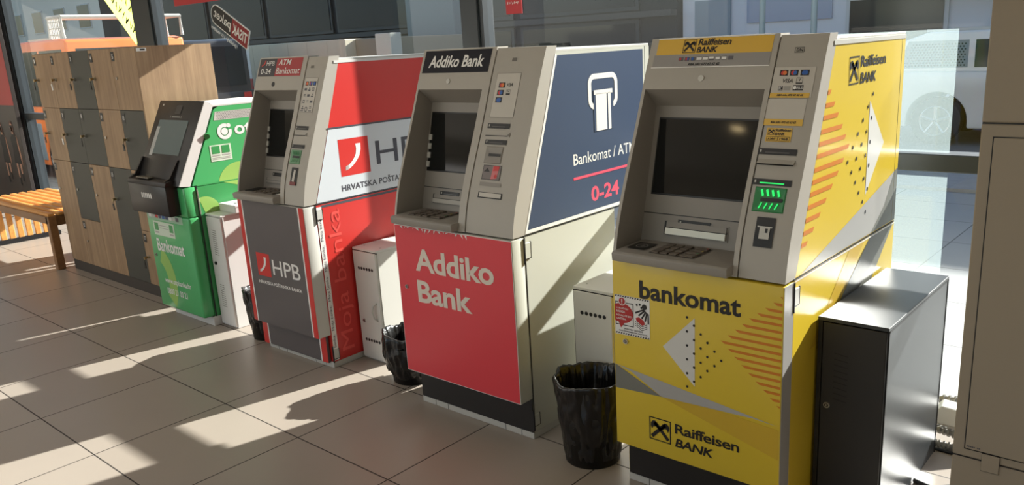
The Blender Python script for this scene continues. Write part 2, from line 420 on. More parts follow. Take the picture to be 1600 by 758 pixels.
class ATM: pass
def cash_machine(name, label, loc, th, Wd, xc, k, m_body, m_side, m_front, m_edge, scr, ox1, dep=.981):
    A = ATM(); h = Wd/2; A.h = h; A.xc = xc
    t = thing(name, label, 'cash machine', loc, th); A.t = t
    yc = lambda z: sm(z, k); A.yc = yc
    ln = lambda z: .0705+(.2365)*k/.9*(z-.868)/.69*.96     # rear edge of the side strip
    A.cur = lambda u, v, t=0: (u, yc(v)-t, v+.33*t)
    b = B(); b.box(-h+.002, h-.002, .062, dep-.02, 0, .032, .002, 1)
    A.base = b.obj('base_frame', M_LGREY, t)
    b = B()
    for x in (-h+.09, -h+.17, h-.16, h-.07): b.box(x, x+.002, .0612, .063, .002, .03)
    b.obj('joint', M_BLACK, A.base)
    b = B(); b.box(-h, h, .066, dep, .032, .866, .002, 1); A.body = b.obj('safe_body', m_body, t)
    # lower front door, a slab standing proud of the body
    b = B(); b.box(-h, h, -.008, .064, .183, .862, .0035, 2); A.door = auto(b.obj('front_door', m_edge, t))
    A.front = s_front(-.008)
    # upper housing
    b = B(); poly = [(.20, .868), (.36, 1.55), (.978, 1.55), (.978, .868)]; b.prism(poly, 0, -h+.006, h-.006)
    A.head = b.obj('upper_housing', M_LGREY, t)
    b = B(); b.box(-h+.001, h-.001, .27*k/1.0-.0, .981, 1.548, 1.560, .002, 1); b.obj('top_cover', M_LGREY, A.head)
    for s in (1, -1):
        b = B(); zs = [.870+(1.549-.870)*i/10 for i in range(11)]
        poly = [(ln(z), z) for z in zs]+[(.981, 1.549), (.981, .870)]
        x0, x1 = (h-.005, h) if s > 0 else (-h, -h+.005)
        b.prism(poly, 0, x0, x1)
        o = b.obj('side_panel', m_side, t)
        if s > 0: A.side = o; A.ssurf = s_side(h); A.ln = ln
    b = B(); b.box(h-.0046, h+.0004, .944, .946, .872, 1.549); b.obj('rear_seam', M_BLACK, A.side)
    b = B()
    b.box(h-.002, h+.0006, .062, .978, .863, .8675); b.obj('gap_line', M_BLACK, A.head)
    # fascia: the card column on the right, the frame round the screen niche on the left
    fr = lambda z: yc(z)-.004
    b = B(); b.cslab(xc+.003, h, .869, 1.574, yc, ln, 20); A.col = auto(b.obj('card_column', M_FASC, t), 30)
    ox0 = -h+.012
    b = B()
    b.cslab(-h, xc, 1.417, 1.58, fr, lambda z: max(ln(z), .262 if z < 1.5 else 0), 8)
    b.cslab(-h, ox0, .869, 1.417, fr, ln, 18); b.cslab(ox1, xc, .869, 1.417, fr, ln, 18)
    b.cslab(ox0, ox1, .869, .890, fr, ln, 2)
    A.bez = auto(b.obj('screen_surround', M_FASC, t), 30)
    b = B(); b.cslab(xc+.0002, xc+.0028, .869, 1.57, lambda z: yc(z)+.004, ln, 14); b.obj('column_gap', M_BLACK, A.bez)
    # niche
    bx0, bx1 = -h+.016, ox1-.006
    bpl = lambda z: .147+.25*(z-.9)
    zs = [.885+(1.417-.885)*i/14 for i in range(15)]; zb = [.885+(1.356-.885)*i/14 for i in range(15)]
    b = B()
    b.quads([[(ox0, fr(z), z), (bx0, bpl(q), q)] for z, q in zip(zs, zb)])
    b.quads([[(ox1, fr(z), z), (bx1, bpl(q), q)] for z, q in zip(zs, zb)])
    b.quads([[(bx0, bpl(z), z), (bx1, bpl(z), z)] for z in zb])
    b.quads([[(ox0, fr(1.417), 1.417), (ox1, fr(1.417), 1.417)], [(bx0, bpl(1.356), 1.356), (bx1, bpl(1.356), 1.356)]])
    A.niche = b.obj('niche', M_FASC2, t)
    A.bp = s_incl(.147, .9, .25)
    # shelf with the keypad
    b = B()
    sx0, sx1 = -h+.024, ox1+.002
    b.prism([(-.042, .872), (-.045, .899), (-.036, .905), (.15, .905), (.15, .872)], 0, sx0, sx1, .003, 2)
    A.shelf = auto(b.obj('keypad_shelf', M_FASC2, t))
    A.sh = s_top(.905)
    # screen
    s0, s1, z0, z1 = scr
    b = B(); P = A.bp
    def slab(bb, u0, v0, u1, v1, t0, t1):
        q = [(u0, v0), (u1, v0), (u1, v1), (u0, v1)]
        f = [P(u, v, t1) for u, v in q]; g = [P(u, v, t0) for u, v in q]
        bb.face(f)
        for i in range(4): bb.face([f[i], f[(i+1) % 4], g[(i+1) % 4], g[i]])
    A.slab = slab
    slab(b, s0-.006, z0-.006, s1+.006, z1+.006, 0, .0015); fb = b.obj('screen_bezel', M_BLACK, t)
    b = B(); slab(b, s0, z0, s1, z1, .0, .003); A.screen = b.obj('screen', M_SCREEN, t)
    # seam, receipt reader and cash slot at the foot of the niche
    b = B(); b.face([P(bx0, .996, .001), P(bx1, .996, .001), P(bx1, .999, .001), P(bx0, .999, .001)]); b.obj('panel_seam', M_BLACK, A.niche)
    return A
def lamp_slot(A, u, v, w, hh, green=False):
    """black printer mouth with its light bar"""
    o = prt('slot_plate', M_BLACK, R4(u, v, u+w, v+hh, 2), A.cur, A.t, .0022)
    prt('light_bar', M_GREENLED if green else mat('slot_lip', (70, 68, 66), .3), R4(u+w*.2, v+hh*.25, u+w*.82, v+hh*.45), A.cur, o, .003)
    prt('indicator', M_LGREY, R4(u+w*.06, v+hh*.35, u+w*.1, v+hh*.8), A.cur, o, .003)
    return o
def pad(A, u0, u1, y0, y1, rows=4, cols=3, skew=0):
    o = prt('keypad', mat('keypad_plate', (92, 84, 76), .4, .4), [[(u0, y0), (u1, y0), (u1, y1), (u0, y1)]], A.sh, A.t, .0012)
    du = (u1-u0)*.60/cols; dv = (y1-y0)/rows
    b = B(); c = B()
    for i in range(rows):
        for j in range(cols):
            x = u0+.006+j*du; y = y0+i*dv
            b.box(x, x+du*.8, y+dv*.14, y+dv*.86, .905, .9105, .0012, 1)
        x = u0+(u1-u0)*.68
        b.box(x, u1-.008, y0+i*dv+dv*.16, y0+i*dv+dv*.84, .905, .9105, .0012, 1)
    b.obj('number_keys', mat('keypad_keys', (112, 102, 92), .4, .5), o)
    for i, m in enumerate((M_GREENP, mat('key_yellow', (190, 170, 60), .4), mat('key_red', (180, 40, 36), .4))):
        prt('key_mark', m, R4(u1-.016, y0+(i+1)*dv+dv*.3, u1-.01, y0+(i+1)*dv+dv*.7), lambda u, v, t: (u, v, .9112), o)
    return o
def mouth(A, u0, u1, z0, z1, rd, bright=M_STEEL):
    """cash slot and the black reader above it, on the niche wall"""
    o = B(); A.slab(o, u0, z0, u1, z1, 0, .002); o = o.obj('cash_slot', M_FASC2, A.t)
    b = B(); A.slab(b, u0+.002, z0+.002, u0+.012, z1-.003, .002, .0025); A.slab(b, u0+.012, z0+(z1-z0)*.48, u1-.004, z0+(z1-z0)*.62, .002, .0025); b.obj('slot_gap', M_BLACK, o)
    b = B(); A.slab(b, u0+.012, z0+.004, u1-.006, z0+(z1-z0)*.5, 0, .012); b.obj('shutter', bright, o)
    b = B(); A.slab(b, u0+.012, z0+(z1-z0)*.55, u1-.006, z1-.004, 0, .007); b.obj('slot_flap', M_FASC2, o)
    r = B(); A.slab(r, rd[0], rd[1], rd[2], rd[3], 0, .003); r = r.obj('receipt_slot', M_BLACK, A.t)
    b = B(); w = rd[2]-rd[0]; A.slab(b, rd[0]+w*.2, rd[1]+.005, rd[2]-w*.12, rd[1]+.009, .003, .004); b.obj('slot_lip', mat('slot_lip', (70, 68, 66), .3), r)
    b = B(); A.slab(b, rd[0]+w*.06, rd[1]+.006, rd[0]+w*.1, rd[3]-.004, .003, .004); b.obj('indicator', M_LGREY, r)
def throat(A, u0, v0, u1, v1, m, m_in, name='card_reader'):
    """funnel shaped card reader let into the column"""
    b = B(); C = A.cur; du, dv = (u1-u0)*.2, (v1-v0)*.3
    o_ = [(u0, v0), (u1, v0), (u1, v1), (u0, v1)]; i_ = [(u0+du, v0+dv), (u1-du*.5, v0+dv), (u1-du*.5, v1-dv), (u0+du, v1-dv)]
    rim = [(u0-.003, v0-.003), (u1+.003, v0-.003), (u1+.003, v1+.003), (u0-.003, v1+.003)]
    for i in range(4):
        j = (i+1) % 4
        b.face([C(*o_[i], .0035), C(*o_[j], .0035), C(*i_[j], .0010), C(*i_[i], .0010)])
        b.face([C(*rim[i], .0005), C(*rim[j], .0005), C(*o_[j], .0035), C(*o_[i], .0035)])
    b.face([C(*p, .0010) for p in i_])
    o = b.obj(name, m, A.t)
    uc = (i_[0][0]+i_[1][0])/2; vc = (v0+v1)/2
    prt('card_slit', M_BLACK, R4(i_[0][0]+.002, vc-.005, u1-.004, vc+.005), C, o, .0042)
    if m_in:
        ps = []
        for q in range(4):
            x = i_[0][0]+.004+q*(i_[1][0]-i_[0][0]-.008)/3.4
            ps.append(line((x-.003, v1-.004), (x+.004, vc+.010), .007)); ps.append(line((x-.004, v0+.006), (x+.004, vc-.009), .004))
        prt('reader_lights', m_in, ps, C, o, .0044)
    return o
def lock(parent, surf, u, v, r=.0105):
    """round cylinder lock with a key slit"""
    b = B(); p0 = Vector(surf(u, v, 0)); p1 = Vector(surf(u, v, .005)); b.cyl(p0, p1, r, r*.9, 24); o = b.obj('lock', M_STEEL, parent)
    prt('lock_core', M_BLACK, disc(u, v, r*.62), surf, o, .0053); prt('key_slit', M_STEEL, [line((u, v-r*.4), (u, v+r*.4), r*.25)], surf, o, .0058)
    return o
def hinge(A, m, z0, z1):
    b = B(); h = A.h
    b.box(h-.002, h+.004, .064, .098, z0, z1, .001, 1); o = b.obj('hinge', m, A.t)
    b = B(); b.box(h-.001, h+.0046, .098, .1005, z0, z1+.002); b.box(h-.001, h+.0046, .064, .1, z0-.002, z0); b.box(h+.003, h+.0046, .0645, .066, z0, z1); b.obj('hinge_shadow_gap', M_BLACK, o)
    b = B(); b.cyl((h+.001, .063, z0-.02), (h+.001, .063, z1+.02), .004, n=10); b.obj('hinge_pin', M_DARKM, o)
def gable(u0, v0, u1, v1, w=.13):
    """crossed gable beams with curled ends, in a unit box"""
    W_, H_ = u1-u0, v1-v0
    f = lambda x, y: (u0+x*W_, v0+y*H_)
    P = []
    for s in (0, 1):
        g = (lambda x, y: f(x, y)) if s == 0 else (lambda x, y: f(1-x, y))
        P.append([g(*p) for p in line((.12, .14), (.70, .76), w*1.15)])
        hd = [(.60, .74), (.72, .86), (.84, .84), (.92, .74), (.93, .60), (.87, .48), (.82, .56), (.78, .64), (.74, .58)]
        P.append([g(*p) for p in hd])
        P.append([g(*p) for p in [(.54, .60), (.62, .54), (.80, .72), (.72, .82)]])
    return P
def raiff_logo(parent, surf, box, m=M_BLKPR, lw=.004):
    u0, v0, u1, v1 = box; o = prt('bank_emblem', m, ring(u0, v0, u1, v1, lw)+gable(u0, v0, u1, v1), surf, parent, .0012)
    return o

# ---- yellow machine
Y = cash_machine('cash_machine', 'yellow and grey cash machine lettered bankomat, nearest and rightmost of the row', (1.1356, -.0274, 0), 0, .6132, .154, 1.0,
                 M_YEL, M_YEL, M_YEL, M_YEL, (-.265, .118, 1.066, 1.312), .138)
t, cur = Y.t, Y.cur
fs = Y.front
b = B(); b.box(Y.h-.0005, Y.h+.0015, -.0045, .062, .185, .860); b.obj('door_edge', mat('grey_door_edge', (158, 156, 154), .4), Y.door)
text('machine_lettering', 'bankomat', M_BLKPR, (-.197, .7445, .172, .808), fs, Y.door, .026)
TR = [(.012, .713), (-.108, .592), (.012, .475)]
prt('triangle_print', M_YTRI, [TR], fs, Y.door)
dots = [(-.016, .711), (.010, .687)]
rows = {0: [(-.016, z) for z in (.711, .663, .614, .566, .517, .470)], 1: [(.0095, z) for z in (.687, .638, .591, .543, .493)],
        2: [(.034, z) for z in (.662, .614, .565, .515)], 3: [(.0575, z) for z in (.638, .590, .542)], 4: [(.083, z) for z in (.614, .565)], 5: [(.107, .588)]}
prt('dot_pattern', M_BLKPR, [disc(u, v, .0042, 10, .0046)[0] for r in rows.values() for u, v in r], fs, Y.door, .0016)
tips = [(.297, .832), (.275, .811), (.250, .790), (.224, .769), (.199, .748), (.175, .725), (.152, .702), (.128, .679), (.104, .656), (.128, .634), (.151, .612), (.175, .590), (.199, .568), (.224, .546), (.248, .525), (.271, .503), (.293, .482)]
ps = []
for i, (u, v) in enumerate(tips):
    ps.append([(u, v), (u+.013, v-.0085), (.304, v-.0085), (.304, v)] if u < .285 else [(u, v), (.304, v), (.304, v-.007)])
prts('orange_stripe', M_ORANGE, ps, fs, Y.door)
prt('grey_band_print', M_YGREY, [[(-.303, .487), (.299, .414), (.22, .419), (-.115, .407), (-.235, .470)]], fs, Y.door)
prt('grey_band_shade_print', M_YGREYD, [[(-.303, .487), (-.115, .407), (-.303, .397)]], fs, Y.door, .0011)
prt('deep_yellow_print', M_YELD, [[(-.115, .406), (.10, .414), (.303, .402), (.303, .300)]], fs, Y.door)
raiff_logo(Y.door, fs, (-.166, .238, -.080, .3235))
b = B(); textadd(b, 'Raiffeisen', (-.064, .2855, .173, .3225), fs, .022, .0, .95); textadd(b, 'BANK', (-.064, .2365, .082, .2685), fs, .026, .18, .95)
b.obj('bank_name', M_BLKPR, Y.door)
lock(Y.door, fs, -.257, .579)
# warning sticker
stk = prt('warning_sticker', M_PRWHITE, [[(-.299, .601), (-.1575, .604), (-.1575, .744), (-.299, .744)]], fs, Y.door, .0012)
ps = []
for v in (.604, .7375):
    for i in range(14): ps.append([(-.297+i*.0099, v), (-.2915+i*.0099, v), (-.2885+i*.0099, v+.0055), (-.294+i*.0099, v+.0055)])
b = B(); S = fs
for p in ps: b.face([S(u, v, .0018) for u, v in p])
for q in (ring(-.296, .636, -.222, .720, .003)): b.face([S(u, v, .0017) for u, v in q])
for i in range(5): b.face([S(u, v, .0018) for u, v in line((-.180+.004*i, .707-.003*i), (-.215+.013*i, .690-.008*i), .006)])
for u, v, r in ((-.178, .716, .010), (-.196, .722, .004), (-.208, .719, .004), (-.190, .712, .004)): b.face([S(a, c, .0019) for a, c in disc(u, v, r)[0]])
for i in range(3): b.face([S(u, v, .0018) for u, v in line((-.215, .660-.007*i), (-.188, .645-.007*i), .002)]); b.face([S(u, v, .0018) for u, v in line((-.188, .645-.007*i), (-.168, .656-.007*i), .002)])
textadd(b, 'BANKOMAT ZAŠTIĆEN', (-.262, .6225, -.187, .630), S, .02, 0, 1, 0, .0018); textadd(b, 'ELEKTROKEMIJSKOM ZAŠTITOM.', (-.282, .6125, -.167, .620), S, .02, 0, 1, 0, .0018)
b.obj('black_print', M_BLKPR, stk)
b = B()
for p in ([[(-.268+.044*math.cos(math.radians(a)), .680+.036*math.sin(math.radians(a))) for a in range(-110, 111, 10)]+[(-.2985, .708), (-.2985, .650)]],): b.face([S(u, v, .0021) for u, v in p[0]])
b.face([S(u, v, .0021) for u, v in [(-.213, .672), (-.200, .677), (-.182, .668), (-.176, .655), (-.188, .649), (-.210, .662)]])
b.face([S(u, v, .0023) for u, v in [(-.286, .652), (-.256, .650), (-.274, .626)]])
b.obj('red_bubble', mat('sticker_red', (178, 40, 40), .45), stk)
prt('white_ring', M_PRWHITE, disc(-.268, .723, .0155), S, stk, .0024); prt('red_disc', MATS['sticker_red'], disc(-.268, .723, .0125), S, stk, .0027)
b = B()
for s, v, u1 in (('U SLUČAJU', .693, -.243), ('NAPADA', .681, -.256), ('NOVAC ĆE BITI', .668, -.231), ('UNIŠTEN.', .656, -.252)): textadd(b, s, (-.292, v, u1, v+.0085), S, .02, 0, 1, 0, .0025)
b.face([S(u, v, .003) for u, v in line((-.268, .731), (-.268, .720), .004)]); b.face([S(u, v, .003) for u, v in disc(-.268, .7165, .002)[0]])
b.obj('white_lettering', M_PRWHITE, stk)
# side prints
ss = Y.ssurf; sp_ = Y.side
raiff_logo(sp_, ss, (.435, 1.410, .5205, 1.497))
b = B(); textadd(b, 'Raiffeisen', (.535, 1.461, .774, 1.496), ss, .022, 0, .95); textadd(b, 'BANK', (.535, 1.4085, .684, 1.443), ss, .026, .12, .95); b.obj('bank_name', M_BLKPR, sp_)
prt('triangle_print', M_YTRI, [[(.640, 1.346), (.803, 1.187), (.640, 1.023)]], ss, sp_)
D = [(.665, 1.366), (.624, 1.327), (.661, 1.286), (.581, 1.286), (.62, 1.245), (.539, 1.246), (.659, 1.205), (.579, 1.206), (.497, 1.206), (.621, 1.164), (.537, 1.165), (.456, 1.164), (.658, 1.125), (.577, 1.125), (.495, 1.125), (.616, 1.085), (.535, 1.085), (.656, 1.043), (.573, 1.044), (.614, 1.005), (.649, .963)]
prt('dot_pattern', M_BLKPR, [disc(u, v, .006, 10, .0072)[0] for u, v in D], ss, sp_, .0016)
T = [(.295, 1.408), (.329, 1.37), (.362, 1.334), (.400, 1.294), (.434, 1.258), (.467, 1.223), (.424, 1.184), (.381, 1.149), (.337, 1.114), (.292, 1.077), (.247, 1.04), (.201, 1.003), (.154, .968), (.114, .935)]
prts('orange_stripe', M_ORANGE, [[(Y.ln(v)+.002, v), (u, v), (u-.012, v-.014), (Y.ln(v-.014)+.002, v-.014)] for u, v in T if Y.ln(v) < u-.02], ss, sp_)
prt('grey_band_print', M_YGREY, [[(.12, .873), (.978, 1.075), (.978, .99), (.849, .949), (.718, .873)]][:0]+[[(.115, .873), (.9435, 1.062), (.9435, .988), (.849, .949), (.718, .873)]], ss, sp_)
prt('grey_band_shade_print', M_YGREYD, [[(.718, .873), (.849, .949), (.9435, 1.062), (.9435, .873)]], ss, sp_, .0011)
prt('rear_grey_print', M_YGREYD, [[(.9465, .873), (.9465, 1.062), (.979, 1.07), (.979, .873)]], ss, sp_)
bs = s_side(Y.h)
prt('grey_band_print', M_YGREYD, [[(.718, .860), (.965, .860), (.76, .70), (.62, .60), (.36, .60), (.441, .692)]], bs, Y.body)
prt('deep_yellow_print', M_YELD, [[(.52, .860), (.66, .860), (.33, .600), (.20, .600)]], bs, Y.body)
prt('white_top_edge', M_PRWHITE, [[(.07, .857), (.978, .857), (.978, .862), (.07, .862)]], bs, Y.body, .0014)
b = B(); b.box(Y.h-.003, Y.h+.002, .3, .98, 1.538, 1.551); b.obj('edge_trim', M_LGREY, sp_)
hinge(Y, M_LGREY, .783, .838)
# fascia details
prt('banner', M_YELG, R4(-.278, 1.526, .136, 1.576, 3), lambda u, v, t: (u, Y.yc(v)-.004-t, v), Y.bez, .001)
ysb = lambda u, v, t=0: (u, Y.yc(v)-.004-t, v+.3*t)
prt('grey_banner_strip', mat('strip_grey', (150, 146, 142), .4), R4(-.284, 1.487, .136, 1.526, 3), ysb, Y.bez, .001)
prt('banner_edge', M_PRWHITE, R4(-.288, 1.4845, .138, 1.4875)+R4(-.28, 1.576, .137, 1.579), ysb, Y.bez, .0012)
raiff_logo(Y.bez, lambda u, v, t=0: ysb(u, v, t+.0006), (-.178, 1.5305, -.131, 1.5725), lw=.002)
b = B(); textadd(b, 'Raiffeisen', (-.124, 1.5525, -.006, 1.5735), ysb, .022, .12, .95, 0, .0018); textadd(b, 'BANK', (-.126, 1.5305, -.050, 1.5485), ysb, .026, .2, .95, 0, .0018)
textadd(b, 'RBA info: 072 62 62 62', (-.147, 1.4905, -.033, 1.499), ysb, .03, .2, 1, 0, .0018)
b.obj('banner_lettering', M_BLKPR, Y.bez)
cu = lambda u, v, t=0: (u, Y.yc(v)-.004-t, v)
cl = B()
for i in range(9):
    u = -.186+i*.0225
    cl.face([cu(a, c, .0018) for a, c in R4(u, 1.506, u+.018, 1.5175)[0]])
cl.obj('card_logo_row', mat('card_row_grey', (96, 92, 96), .4), Y.bez)
prt('card_row_red', CARDRED, disc(-.180, 1.512, .004)+disc(-.157, 1.512, .004), cu, Y.bez, .0024); prt('card_row_blue', CARDBLU, disc(-.151, 1.512, .004)+disc(-.134, 1.512, .005), cu, Y.bez, .0026)
prt('card_row_white', M_PRWHITE, R4(-.1185, 1.5075, -.1005, 1.516)+R4(-.096, 1.5075, -.078, 1.516)+R4(-.0735, 1.511, -.057, 1.517)+R4(-.05, 1.5075, -.035, 1.516)+R4(-.028, 1.5075, -.012, 1.516), cu, Y.bez, .0024)
b = B(); p = Vector(cu(-.088, 1.45, 0)); b.cyl(p, p+Vector((0, -.004, .0012)), .0105, .010, 28); o = b.obj('camera_cover', M_LGREY, Y.bez)
o = prt('maker_badge', M_BLKPR, ring(.209, 1.5205, .2385, 1.536, .0013), cur, Y.col, .0012); text('badge_lettering', 'DN', M_BLKPR, (.2145, 1.5235, .2335, 1.533), cur, o, .02)
st = prt('card_sticker', M_GREYSTK, R4(.153, 1.391, .282, 1.479, 6), lambda u, v, t=0: cur(u+.004, v, t), Y.col, .0012)
card_logo(st, cur, .176, 1.4545, .026, .016, CARDRED, CARDORG); card_logo(st, cur, .208, 1.4545, .026, .016, CARDRED, CARDBLU); card_logo(st, cur, .241, 1.4545, .027, .016, CARDBLU, CARDBLU)
b = B(); textadd(b, 'VISA', (.190, 1.434, .222, 1.4455), cur, .02, .2, 1, 0, .0018)
for q in R4(.232, 1.431, .252, 1.4345)+ring(.232, 1.431, .252, 1.449, .001)+R4(.180, 1.412, .194, 1.424)+R4(.226, 1.412, .258, 1.427): b.face([cur(u, v, .0017) for u, v in q])
textadd(b, 'V', (.238, 1.438, .246, 1.447), cur, .02, 0, 1, 0, .0018); textadd(b, 'RBA info: 072 62 62 62', (.180, 1.3955, .262, 1.4015), cur, .03, .2, 1, 0, .003)
b.obj('black_print', M_BLKPR, st)
b = B(); textadd(b, 'EC', (.182, 1.4135, .192, 1.4225), cur, .02, 0, 1, 0, .003); textadd(b, 'PLUS', (.238, 1.415, .256, 1.4225), cur, .02, 0, 1, 0, .003)
for q in disc(.232, 1.4195, .005): b.face([cur(u, v, .003) for u, v in q])
b.obj('white_print', M_PRWHITE, st)
prt('grey_logo', mat('sticker_grey_print', (160, 156, 148), .4), R4(.197, 1.412, .219, 1.424), cur, st, .0018)
prt('yellow_strip', M_YELG, R4(.157, 1.391, .281, 1.405, 2), cur, st, .002)
st = prt('info_sticker', M_GREYSTK, R4(.154, 1.311, .276, 1.3875, 6), cur, Y.col, .0012)
prt('yellow_strip', M_YELG, R4(.154, 1.311, .276, 1.330, 2), cur, st, .002); text('info_lettering', 'RBA info: 072 62 62 62', M_BLKPR, (.176, 1.317, .256, 1.324), cur, st, .03, .2, t=.003)
st = prt('number_plate', M_YELG, R4(.169, 1.265, .249, 1.3045, 3), cur, Y.col, .0014)
raiff_logo(st, lambda u, v, t=0: cur(u, v, t+.001), (.1735, 1.284, .195, 1.302), lw=.001)
b = B(); textadd(b, 'Raiffeisen', (.197, 1.294, .246, 1.3025), cur, .022, .1, .95, 0, .0025); textadd(b, 'BANK', (.197, 1.2835, .228, 1.2915), cur, .026, .15, .95, 0, .0025)
textadd(b, 'A14W', (.1765, 1.2695, .202, 1.277), cur, .02, 0, 1, 0, .0025); textadd(b, '1968', (.214, 1.2695, .240, 1.277), cur, .02, 0, 1, 0, .0025)
for q in ring(.1725, 1.267, .2075, 1.280, .001)+ring(.209, 1.267, .2455, 1.280, .001): b.face([cur(u, v, .0022) for u, v in q])
b.obj('plate_lettering', M_BLKPR, st)
lamp_slot(Y, .153, 1.228, .123, .0175)
b = B(); b.bm.verts; o = prt('receipt_lip', M_BLACK, R4(.158, 1.1985, .272, 1.2025), cur, Y.t, .0012)
b = B(); b.prism([(cur(0, 1.203)[1], 1.203), (cur(0, 1.203)[1]-.012, 1.2045), (cur(0, 1.214)[1], 1.215)], 0, .160, .276); b.obj('lip_hood', M_FASC, o)
lamp_slot(Y, .155, 1.1415, .124, .0175, True)
throat(Y, .172, 1.069, .266, 1.133, M_GREENP, M_GREENLED)
o = prt('contactless_reader', M_BLACK, R4(.193, .966, .2525, 1.0515, 4), cur, Y.t, .003)
prt('reader_face', M_LGREY, R4(.208, .990, .240, 1.022, 2)+R4(.200, 1.022, .246, 1.026), cur, o, .005); prt('reader_mark', M_BLACK, R4(.226, 1.008, .234, 1.020), cur, o, .006)
mouth(Y, -.203, .040, .929, .979, (-.150, .967, -.028, .984), mat('bright_shutter', (214, 208, 190), .25, .3))
pad(Y, -.165, .004, .0, .128)
o = prt('contactless_pad', M_BLACK, [[(-.262, .015), (-.19, .015), (-.19, .100), (-.262, .100)]], Y.sh, Y.t, .003)
prt('wave_mark', M_LGREY, arcband(-.226, .057, .019, .021, 0, 360)+arcband(-.232, .057, .008, .0095, -60, 60)+arcband(-.232, .057, .013, .0145, -60, 60), Y.sh, o, .0036)

# ---- red and navy machine
A = cash_machine('cash_machine', 'grey and cream cash machine with plain red front and navy blue side panel', (0, 0, 0), .0081, .6823, .087, .965,
                 M_CREAM, M_CREAM, M_ARED, M_CREAM, (-.312, .02, 1.071, 1.31), .05, .68)
fs, cur, ss = A.front, A.cur, A.ssurf
b = B(); b.box(-A.h+.004, A.h-.004, -.0095, -.006, .187, .858); o = b.obj('red_panel', M_ARED, A.door)
prt('panel_border', M_PRWHITE, ring(-A.h+.001, .184, A.h-.001, .861, .0032), fs, A.door, .0004)
f2 = s_front(-.0095)
def strokes(segs, w): return [line(a, c, w) for a, c in segs]
b = B(); textadd(b, 'Addiko', (-.221, .667, .239, .768), f2, .026, 0, .97); textadd(b, 'Bank', (-.221, .526, .105, .627), f2, .026, 0, .97); b.obj('bank_name', mat('cream_print', (226, 214, 200), .4), o)
lock(A.door, f2, -.290, .586, .0095)
prt('torn_sticker_remains', M_PRWHITE, [[(-.30+.026*i+.006*math.sin(i*9), .856), (-.30+.026*i+.012, .858), (-.296+.026*i+.014*math.sin(i*5+1), .845+.006*math.sin(i*7))] for i in range(16)], f2, A.door)
# side
prt('navy_panel', M_ANAVY, [[(A.ln(.886)+.012, .886), (.928, .886), (.928, 1.537), (A.ln(1.537)+.012, 1.537)]], ss, A.side, .001)
prt('white_border', M_PRWHITE, [[(A.ln(.872)+.001, .872), (.972, .872), (.972, .886), (A.ln(.886)+.012, .886), (A.ln(1.537)+.012, 1.537), (A.ln(1.537)+.001, 1.545)]], ss, A.side, .0008)
b = B()
for q in rring(.512, 1.307, .724, 1.452, .042, .022): b.face([ss(u, v, .002) for u, v in q])
b.obj('cash_icon_frame', M_PRWHITE, A.side)
prt('icon_mask', M_ANAVY, R4(.548, 1.215, .690, 1.386), ss, A.side, .0024)
ic = prt('cash_icon', M_PRWHITE, R4(.550, 1.3665, .683, 1.3845)+R4(.562, 1.216, .640, 1.370)+R4(.650, 1.216, .670, 1.370), ss, A.side, .003)
text('machine_lettering', 'Bankomat / ATM', M_PRWHITE, (.397, 1.092, .850, 1.139), ss, A.side, .004)
prt('pink_rule', M_APINK, R4(.392, 1.032, .850, 1.043), ss, A.side, .002)
text('hours_lettering', '0-24', M_APINK, (.511, .921, .718, .986), ss, A.side, .026)
hinge(A, M_CREAM, .775, .838); hinge(A, M_CREAM, .06, .11)
b = B(); b.box(A.h-.001, A.h+.0012, .066, .070, .04, .86); b.obj('door_gap', M_BLACK, A.body)
asb = lambda u, v, t=0: (u, A.yc(v)-.004-t, v+.3*t)
prt('banner', M_ABLK, R4(-.327, 1.484, .064, 1.574, 4), asb, A.bez, .001); text('banner_lettering', 'Addiko Bank', M_PRWHITE, (-.292, 1.505, .030, 1.553), asb, A.bez, .024, .12, t=.002)
b = B(); p = Vector(asb(-.152, 1.449)); b.cyl(p, p+Vector((0, -.004, .0012)), .0105, .010, 28); b.obj('camera_cover', M_LGREY, A.bez)
prt('maker_badge', mat('badge_grey', (110, 104, 96), .4), R4(.180, 1.5225, .204, 1.5345), cur, A.col, .0012)
st = prt('card_sticker', M_GREYSTK, R4(.119, 1.311, .242, 1.477, 9), cur, A.col, .0012)
prt('sticker_edge', MATS['badge_grey'], ring(.118, 1.310, .243, 1.478, .0012), cur, st, .0015)
card_logo(st, cur, .137, 1.422, .034, .020, CARDRED, CARDORG); card_logo(st, cur, .135, 1.394, .034, .020, CARDRED, CARDBLU); card_logo(st, cur, .133, 1.366, .034, .020, CARDBLU, CARDBLU)
b = B(); textadd(b, 'VISA', (.179, 1.427, .212, 1.440), cur, .02, .2, 1, 0, .0018); textadd(b, 'V', (.188, 1.404, .199, 1.412), cur, .02, 0, 1, 0, .0018)
for q in ring(.183, 1.395, .204, 1.414, .001)+R4(.183, 1.395, .204, 1.401): b.face([cur(u, v, .0018) for u, v in q])
b.obj('black_print', M_BLKPR, st)
lamp_slot(A, .119, 1.269, .117, .0185)
o = prt('receipt_lip', M_BLACK, R4(.115, 1.2405, .234, 1.2435), cur, A.t, .0012); prt('arrow_mark', MATS['badge_grey'], [[(.232, 1.246), (.245, 1.256), (.245, 1.238)]], cur, o, .002)
lamp_slot(A, .122, 1.209, .115, .0175)
throat(A, .138, 1.141, .224, 1.199, M_FASC2, None)
o = prt('card_picture', mat('picture_grey', (120, 110, 108), .4), R4(.143, 1.079, .236, 1.131, 3), cur, A.t, .002)
prt('picture_frame', M_BLACK, ring(.142, 1.078, .237, 1.132, .002), cur, o, .0024)
